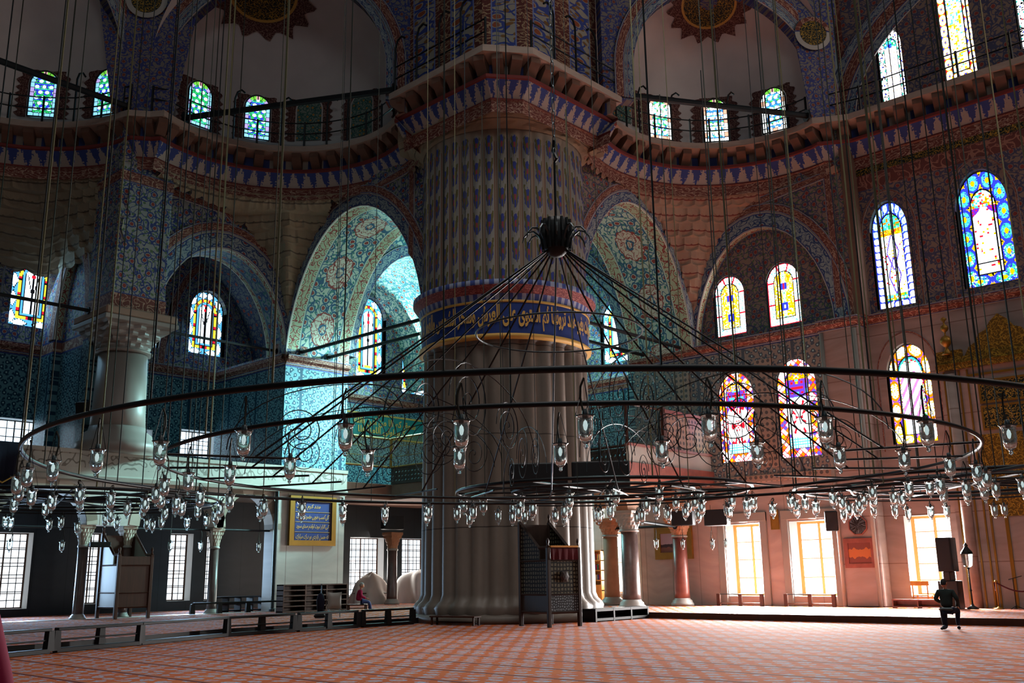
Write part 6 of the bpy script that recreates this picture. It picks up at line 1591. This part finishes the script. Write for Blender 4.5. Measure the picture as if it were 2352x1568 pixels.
def stanchion(label, x, y):
    t = thing('rope_stanchion', label, 'stanchion', (x, y, ZP), 0, 'gold rope stanchions')
    mb = MB(); mb.lathe([(.17, 0), (.17, .02), (.06, .06), (.03, .1)], 14); mb.obj('base', 'gold', t, True)
    mb = MB(); mb.lathe([(.03, .08), (.026, .9), (.05, .92), (.05, .97), (.0, 1.0)], 10); mb.obj('pole', 'gold', t, True); return t
stanchion('golden rope stanchion nearer the camera, right of the lantern', -11.78, 37.3); stanchion('golden rope stanchion close to the mihrab strips', -12.05, 37.95)
t = thing('barrier_rope', 'sagging dark red rope hung between the golden stanchions', 'rope', (-11.78, 37.3, ZP+.9))
mb = MB(); mb.tube([(-.27*q, .65*q, -.28*sin(pi*q)) for q in [i/12 for i in range(13)]], .025, 6); mb.obj('rope', 'maroon', t)
mb = MB(); mb.tube([(1.6*q, .1*q, -.3*sin(pi*q)) for q in [i/12 for i in range(13)]], .025, 6); mb.obj('rope', 'maroon', t)
t = thing('microphone_stand', 'thin microphone stand at the far right, before the mihrab', 'stand', (-11.3, 37.6, ZP))
mb = MB(); mb.tube([(0, 0, 0), (0, 0, 1.05)], .015, 5); mb.obj('pole', 'iron', t)
for k in range(3): mb = MB(); mb.tube([(0, 0, .12), (.25*cos(k*2.1), .25*sin(k*2.1), 0)], .012, 4); mb.obj('foot', 'iron', t)
mb = MB(); mb.tube([(-.15, 0, 1.0), (.3, 0, 1.12)], .012, 4); mb.obj('boom', 'iron', t)
t = thing('wooden_chair', 'wooden chair with carved top rail before the glaring window', 'chair', (-14.6, 37.9, ZP))
for x in (-.27, .27):
    mb = MB(); mb.tube([(x, -.2, 0), (x, -.2, .95)], .025, 5); mb.obj('leg', 'honey_wood', t)
    mb = MB(); mb.tube([(x, .22, 0), (x, .2, .42)], .025, 5); mb.obj('leg', 'honey_wood', t)
mb = MB(); mb.box(-.3, .3, -.24, .24, .42, .47, .01); mb.obj('seat', 'honey_wood', t)
mb = MB(); mb.box(-.34, .34, -.23, -.18, .8, .98, .02); mb.obj('top_rail', 'honey_wood', t)
for i, (x, lab) in enumerate(((-22.1, 'low dark rail in front of the left glaring window'), (-18.95, 'low dark rail in front of the golden framed window'))):
    t = thing('low_rail', lab, 'rail', (x, 37.55, ZP))
    for dx in (-1.05, 0, 1.0): mb = MB(); mb.box(dx-.08, dx+.08, -.05, .05, 0, .5, .01); mb.obj('post', 'walnut', t)
    mb = MB(); mb.tube([(-1.05, 0, .48), (1.0, 0, .48)], .02, 5); mb.obj('bar', 'iron', t)
    mb = MB(); mb.tube([(-1.05, 0, .12), (1.0, 0, .12)], .03, 4); mb.obj('lower_bar', 'walnut', t)
rack('low_table', 'red low table under the glaring window by the seated man', 'table', (-15.5, 37.2, ZP), 0, 1.9, .35, .32, 2, 1, 'redmarble', .05)
t = thing('wall_pole', 'tall dark pole at the left corner of the marble block', 'pole', (XL+.12, 25.05, ZP))
mb = MB(); mb.tube([(0, 0, 0), (0, 0, 5.2)], .09, 8); mb.obj('shaft', 'iron2', t); mb = MB(); mb.lathe([(.16, 0), (.16, .1), (.1, .14)], 10); mb.obj('foot', 'iron2', t)
t = thing('hanging_banner', 'dark navy banner with gold trim hanging over the parapet, far left', 'banner', (XL+.28, 13.0, 6.6))
V = []; F = []; U = []
for i in range(13):
    for j in range(8):
        y = -.95+1.75*i/12; z = -1.7*j/7; V.append((.03+.03*sin(i*1.3)*j/7, y, z-.12*abs(y)*(j == 7))); U.append((y, z))
for i in range(12):
    for j in range(7): F.append((i*8+j, i*8+j+1, (i+1)*8+j+1, (i+1)*8+j))
mesh('cloth', V, F, 'banner', t, U)
mb = MB(); mb.tube([(.08, -.9, -1.5), (.08, -.3, -1.25), (.08, .3, -1.5), (.08, .75, -1.2)], .03, 5); mb.obj('gold_trim', 'goldpaint', t)
for k, (y, z) in enumerate(((-.25, -.95), (-.1, -.78), (.05, -.95))): mb = MB(); mb.lathe([(0, .07), (.07, 0), (0, -.07)], 8, (.08, y, z)); mb.obj('gold_motif', 'goldpaint', t)

# tarpaulin heap and white cover behind the slender column
def cloth_heap(name, label, cat, loc, w, d, h, mat, seed, box=0.):
    t = thing(name, label, cat, loc); V = []; F = []; U = []; n = 36; m = 14
    for j in range(m+1):
        for k in range(n):
            a = 2*pi*k/n; q = j/m
            ca, sa = cos(a), sin(a); p = 2+box*8; s = (abs(ca)**p+abs(sa)**p)**(-1/p)
            r = (1-q**(1.7+box*6))**.6 if j < m else 0.001
            fold = 1+.14*abs(sin(a*4.5+seed))*(1-q)+.1*sin(a*3+seed*2)+.09*sin(a*5+seed+q*3)+.05*sin(a*11+q*4+seed)*(1-q); 
            V.append((w/2*ca*s*r*fold, d/2*sa*s*r*fold, h*q+.11*sin(a*2+q*7+seed)*(1-q*.3)*(0 if j in (0,) else 1))); U.append((k/n*3, q*2))
    for j in range(m):
        for k in range(n): F.append((j*n+k, j*n+(k+1) % n, (j+1)*n+(k+1) % n, (j+1)*n+k))
    mesh('cover', V, F, mat, t, U, True)
    mb = MB(); mb.tube([(w*.45*cos(a), d*.45*sin(a), h*.35) for a in [2*pi*i/30 for i in range(30)]], .03, 5, closed=True); mb.obj('tie_rope', 'cable', t); return t
cloth_heap('tarpaulin_heap', 'rounded heap under a beige tarpaulin behind the slender bay column', 'heap', (-42.6, 34.3, ZP), 1.6, 2.5, 1.62, 'tarp', 1.)
cloth_heap('covered_stack', 'tall stack under a white cover, glaring beside the pier', 'heap', (-41.6, 37.2, ZP), 1.6, 2.4, 1.75, 'white', 4., 1.)
# vacuum cleaner with its bag
t = thing('vacuum_cleaner', 'upright vacuum cleaner with dark blue bag behind the barrier', 'vacuum cleaner', (-29.63, 21.58, ZP), rad(40))
mb = MB(); mb.box(-.2, .2, -.17, .17, .02, .16, .05); mb.obj('floor_head', 'black', t)
mb = MB(); mb.lathe([(0, .14), (.1, .18), (.13, .4), (.15, .62), (.1, .82), (.03, .88), (0, .88)], 14); o = mb.obj('dust_bag', 'banner', t, True)
mb = MB(); mb.tube([(0, .08, .12), (0, .1, .85), (0, .12, 1.12), (0, .05, 1.18)], .022, 6); mb.obj('handle', 'iron2', t)
mb = MB(); mb.tube([(.1, 0, .2), (.2, .1, .5), (.16, .1, .9), (.03, .1, 1.0)], .012, 5); mb.obj('power_cord', 'iron', t)
t = thing('grey_cushion', 'light grey square cushion standing beside the vacuum cleaner', 'cushion', (-29.45, 22.05, ZP+.3), rad(70))
V = []; F = []; U = []
for s in (1, -1):
    for i in range(9):
        for j in range(9):
            u, v = i/8*2-1, j/8*2-1; V.append((u*.27*(1-.08*(1-v*v)), s*.09*(1-u**4)*(1-v**4), .3+v*.3*(1-.08*(1-u*u)))); U.append((u, v))
for s in (0, 81):
    for i in range(8):
        for j in range(8): F.append((s+i*9+j, s+i*9+j+1, s+(i+1)*9+j+1, s+(i+1)*9+j))
mesh('pad', V, F, 'marble', t, U, True)
mb = MB(); mb.tube([(.2, 0, .02), (.22, 0, -.28)], .02, 5); mb.tube([(-.2, 0, .02), (-.22, 0, -.28)], .02, 5); mb.obj('prop_legs', 'iron', t)

# ------------------------------------------------------------------ people
def skinned(name, nodes, edges, mat, parent, sub=2):
    """nodes: [(x,y,z,r)], first is the root"""
    me = bpy.data.meshes.new(name); me.from_pydata([n[:3] for n in nodes], edges, []); me.materials.append(MAT[mat])
    o = bpy.data.objects.new(name, me); COL.objects.link(o); o.parent = parent
    s = o.modifiers.new('skin', 'SKIN'); s.use_smooth_shade = True
    for i, n in enumerate(nodes):
        q = me.skin_vertices[0].data[i]; q.radius = (n[3], n[4] if len(n) > 4 else n[3]); q.use_root = i == 0; q.use_loose = False
    m = o.modifiers.new('subdivision', 'SUBSURF'); m.levels = sub; m.render_levels = sub
    return o
def head(t, p, rz, hair, skin='skin', s=1., tilt=0.):
    M = Matrix.Translation(p) @ Matrix.Rotation(rz, 4, 'Z') @ Matrix.Rotation(tilt, 4, 'X')
    mb = MB(); V = []; F = []; U = []; n, m = 20, 16     # face looks along local +y
    for j in range(m+1):
        e = -pi/2+pi*j/m
        for k in range(n):
            a = 2*pi*k/n; x, y, z = .075*cos(e)*cos(a), .098*cos(e)*sin(a), .118*sin(e)
            if z < 0: x *= 1+z*2.2; y = y*(1+z*.8)+(.012 if sin(a) > 0 else 0)
            f = max(0, sin(a))
            if f > .9: y += .022*math.exp(-((z+.012)/.022)**2)*(f > .95)+.006*math.exp(-((z+.06)/.012)**2)
            if f > .55 and abs(abs(cos(a))-.38) < .2: y -= .008*math.exp(-((z-.012)/.014)**2)
            V.append(M @ Vector((x*s, y*s, z*s))); U.append((a, e))
    for j in range(m):
        for k in range(n): F.append((j*n+k, j*n+(k+1) % n, (j+1)*n+(k+1) % n, (j+1)*n+k))
    mb.add(V, F, U)
    for sx in (-1, 1): mb.tube([M @ Vector((sx*.074*s, -.005, -.03*s)), M @ Vector((sx*.086*s, -.015*s, .0)), M @ Vector((sx*.076*s, -.005, .03*s))], .012*s, 5)
    ob = mb.obj('head', skin, t, True)
    mb = MB()
    for sx in (-1, 1): mb.lathe([(0, .009), (.009, .004), (.009, -.004), (0, -.009)], 8, M @ Vector((sx*.03*s, .083*s, .014*s)))
    mb.obj('eyes', 'black', t)
    mb = MB(); V = []; F = []; U = []
    for j in range(10):
        e = -.35+(pi/2+.35)*j/9
        for k in range(n):
            a = 2*pi*k/n; ee = max(e, .5) if sin(a) > .35 else max(e, -.15 if abs(sin(a)) <= .35 else e)
            w = 1+.04*sin(a*7+j); V.append(M @ Vector((.084*cos(ee)*cos(a)*s*w, (.106*cos(ee)*sin(a)-.006)*s*w, (.126*sin(ee)+.004)*s))); U.append((a, e))
    for j in range(9):
        for k in range(n): F.append((j*n+k, j*n+(k+1) % n, (j+1)*n+(k+1) % n, (j+1)*n+k))
    mb.add(V, F, U); mb.obj('hair', hair, t, True)
def hand(t, p, d, up, skin='skin'):
    """small relaxed hand with five fingers, pointing along d"""
    d = Vector(d).normalized(); up = Vector(up); s = d.cross(up).normalized(); up = s.cross(d); p = Vector(p)
    nodes = [(*(p), .024), (*(p+d*.05), .03), (*(p+d*.085), .028)]; edges = [(0, 1), (1, 2)]
    for k, (o, l) in enumerate(((-.027, .062), (-.009, .075), (.009, .07), (.026, .055))):
        b = len(nodes); a = p+d*.085+s*o; nodes += [(*a, .0095), (*(a+d*l*.5-up*.008), .0085), (*(a+d*l*.8-up*.03), .0075)]; edges += [(2, b), (b, b+1), (b+1, b+2)]
    b = len(nodes); a = p+d*.035-s*.03; nodes += [(*a, .011), (*(a-s*.025+d*.035), .0095), (*(a-s*.03+d*.065-up*.01), .008)]; edges += [(1, b), (b, b+1), (b+1, b+2)]
    return skinned('hand', nodes, edges, skin, t, 1)
# man kneeling on one knee, seen from behind
man = thing('person', 'man in dark jacket on one knee, seen from behind on the carpet', 'person', (-10.12, 27.85, 0), rad(8))
skinned('trousers', [(0, 0, .56, .14, .11), (-.1, .01, .5, .105), (-.11, .05, .28, .085), (-.11, .1, .075, .07), (-.11, -.12, .065, .055), (-.11, -.3, .06, .04), (.1, .04, .5, .1), (.2, .26, .5, .08), (.2, .28, .46, .072), (.19, .24, .27, .06), (.19, .21, .1, .048)], [(0, 1), (1, 2), (2, 3), (3, 4), (4, 5), (0, 6), (6, 7), (7, 8), (8, 9), (9, 10)], 'jeans', man)
skinned('shoe', [(.19, .19, .06, .05), (.19, .28, .045, .045), (.19, .37, .035, .035)], [(0, 1), (1, 2)], 'black', man)
skinned('shoe', [(-.11, -.32, .08, .045), (-.11, -.36, .045, .045), (-.11, -.34, .02, .03)], [(0, 1), (1, 2)], 'black', man)
skinned('jacket', [(0, 0, .56, .17, .13), (0, 0, .72, .165, .125), (0, .01, .9, .19, .13), (0, .0, 1.01, .15, .1), (0, .0, 1.06, .07), (-.17, 0, .99, .075), (-.27, -.02, .8, .06), (-.2, .17, .72, .048), (-.12, .28, .8, .04), (.17, 0, .99, .075), (.28, -.02, .8, .06), (.24, .18, .7, .048), (.2, .26, .6, .04)], [(0, 1), (1, 2), (2, 3), (3, 4), (3, 5), (5, 6), (6, 7), (7, 8), (3, 9), (9, 10), (10, 11), (11, 12)], 'darkcloth', man)
skinned('neck', [(0, .01, 1.03, .05), (0, .02, 1.1, .048), (0, .02, 1.16, .05)], [(0, 1), (1, 2)], 'skin', man)
hand(man, (-.1, .3, .81), (.4, .8, .3), (0, 0, 1)); hand(man, (.2, .27, .59), (.1, .8, -.4), (0, 0, 1))
head(man, (-.02, .02, 1.205), rad(-12), 'blackhair', 'skin', .98)
mb = MB(); mb.box(-.165, .165, -.14, -.08, .5, .58, .03); mb.obj('shirt_hem', 'iron2', man)
# woman in magenta on the low bench
def seated(label, loc, rz, top, legs, hair, sk='skin', sc=1., seat=.3):
    p = thing('person', label, 'person', loc, rz); z = seat
    skinned('trousers', [(0, 0, z+.1, .16, .13), (-.09, .2, z+.09, .09), (-.1, .42, z+.06, .07), (-.1, .46, z-.1, .055), (-.1, .44, .06, .045), (.09, .2, z+.09, .09), (.1, .42, z+.06, .07), (.1, .48, z-.1, .055), (.1, .5, .06, .045)], [(0, 1), (1, 2), (2, 3), (3, 4), (0, 5), (5, 6), (6, 7), (7, 8)], legs, p)
    for x, y in ((-.1, .46), (.1, .52)): skinned('shoe', [(x, y-.03, .05, .045), (x, y+.07, .04, .04), (x, y+.15, .03, .03)], [(0, 1), (1, 2)], 'black', p)
    skinned('coat', [(0, 0, z+.1, .2, .16), (0, .0, z+.26, .19, .15), (0, .02, z+.43, .2, .135), (0, .04, z+.55, .15, .1), (0, .05, z+.6, .075), (-.17, .04, z+.52, .08), (-.25, .06, z+.32, .065), (-.16, .26, z+.22, .05), (.17, .04, z+.52, .08), (.25, .06, z+.32, .065), (.16, .28, z+.22, .05)], [(0, 1), (1, 2), (2, 3), (3, 4), (3, 5), (5, 6), (6, 7), (3, 8), (8, 9), (9, 10)], top, p)
    skinned('neck', [(0, .06, z+.58, .05), (0, .075, z+.66, .048), (0, .08, z+.7, .05)], [(0, 1), (1, 2)], sk, p)
    hand(p, (-.13, .3, z+.21), (.5, .8, -.1), (0, 0, 1), sk); hand(p, (.13, .32, z+.21), (-.5, .8, -.1), (0, 0, 1), sk)
    head(p, (0, .1, z+.755), rad(-5), hair, sk, sc, -.25); return p
seated('grey haired woman in magenta top sitting behind the low barrier', (-34.65, 27.25, ZP), rad(-35), 'magenta', 'book5', 'greyhair')
near = thing('person', 'person in dark magenta coat, only a sleeve edge showing at the lower left corner', 'person', (-3.378, .952, 0), rad(60))
skinned('trousers', [(0, 0, .92, .16, .12), (-.09, 0, .8, .1), (-.1, .01, .48, .075), (-.1, .0, .1, .05), (.09, 0, .8, .1), (.1, .01, .48, .075), (.1, .0, .1, .05)], [(0, 1), (1, 2), (2, 3), (0, 4), (4, 5), (5, 6)], 'jeans', near)
for x in (-.1, .1): skinned('shoe', [(x, -.04, .06, .05), (x, .06, .045, .045), (x, .15, .035, .035)], [(0, 1), (1, 2)], 'black', near)
skinned('coat', [(0, 0, .8, .22, .16), (0, 0, 1.0, .2, .15), (0, .0, 1.25, .2, .14), (0, 0, 1.42, .16, .1), (0, 0, 1.47, .075), (-.19, 0, 1.38, .085), (-.27, 0, 1.1, .07), (-.25, .12, .86, .055), (.19, 0, 1.38, .085), (.27, 0, 1.1, .07), (.25, .12, .86, .055)], [(0, 1), (1, 2), (2, 3), (3, 4), (3, 5), (5, 6), (6, 7), (3, 8), (8, 9), (9, 10)], 'magenta', near)
skinned('neck', [(0, .01, 1.44, .052), (0, .015, 1.52, .05), (0, .02, 1.56, .05)], [(0, 1), (1, 2)], 'skin', near)
hand(near, (-.25, .14, .83), (0, .2, -1), (0, 1, 0)); hand(near, (.25, .14, .83), (0, .2, -1), (0, 1, 0))
head(near, (0, .03, 1.61), 0, 'blackhair'); near.scale = (1.06,)*3

# coloured sunlight that falls through the stained window onto the tribune
def spot(name, loc, target, col, power, size):
    l = bpy.data.lights.new(name, 'SPOT'); l.energy = power; l.color = col; l.spot_size = rad(size); l.spot_blend = .6; l.shadow_soft_size = .1
    o = bpy.data.objects.new(name, l); COL.objects.link(o); o.location = loc; o.rotation_euler = (Vector(target)-Vector(loc)).to_track_quat('-Z', 'Y').to_euler()
spot('stained_light_purple', (-20.2, 37.3, 9.9), (-23.3, 37.0, 8.0), (.45, .25, 1.), 260, 28)
spot('stained_light_green', (-20.2, 37.3, 9.0), (-23.3, 37.1, 7.2), (.4, 1., .55), 200, 22)
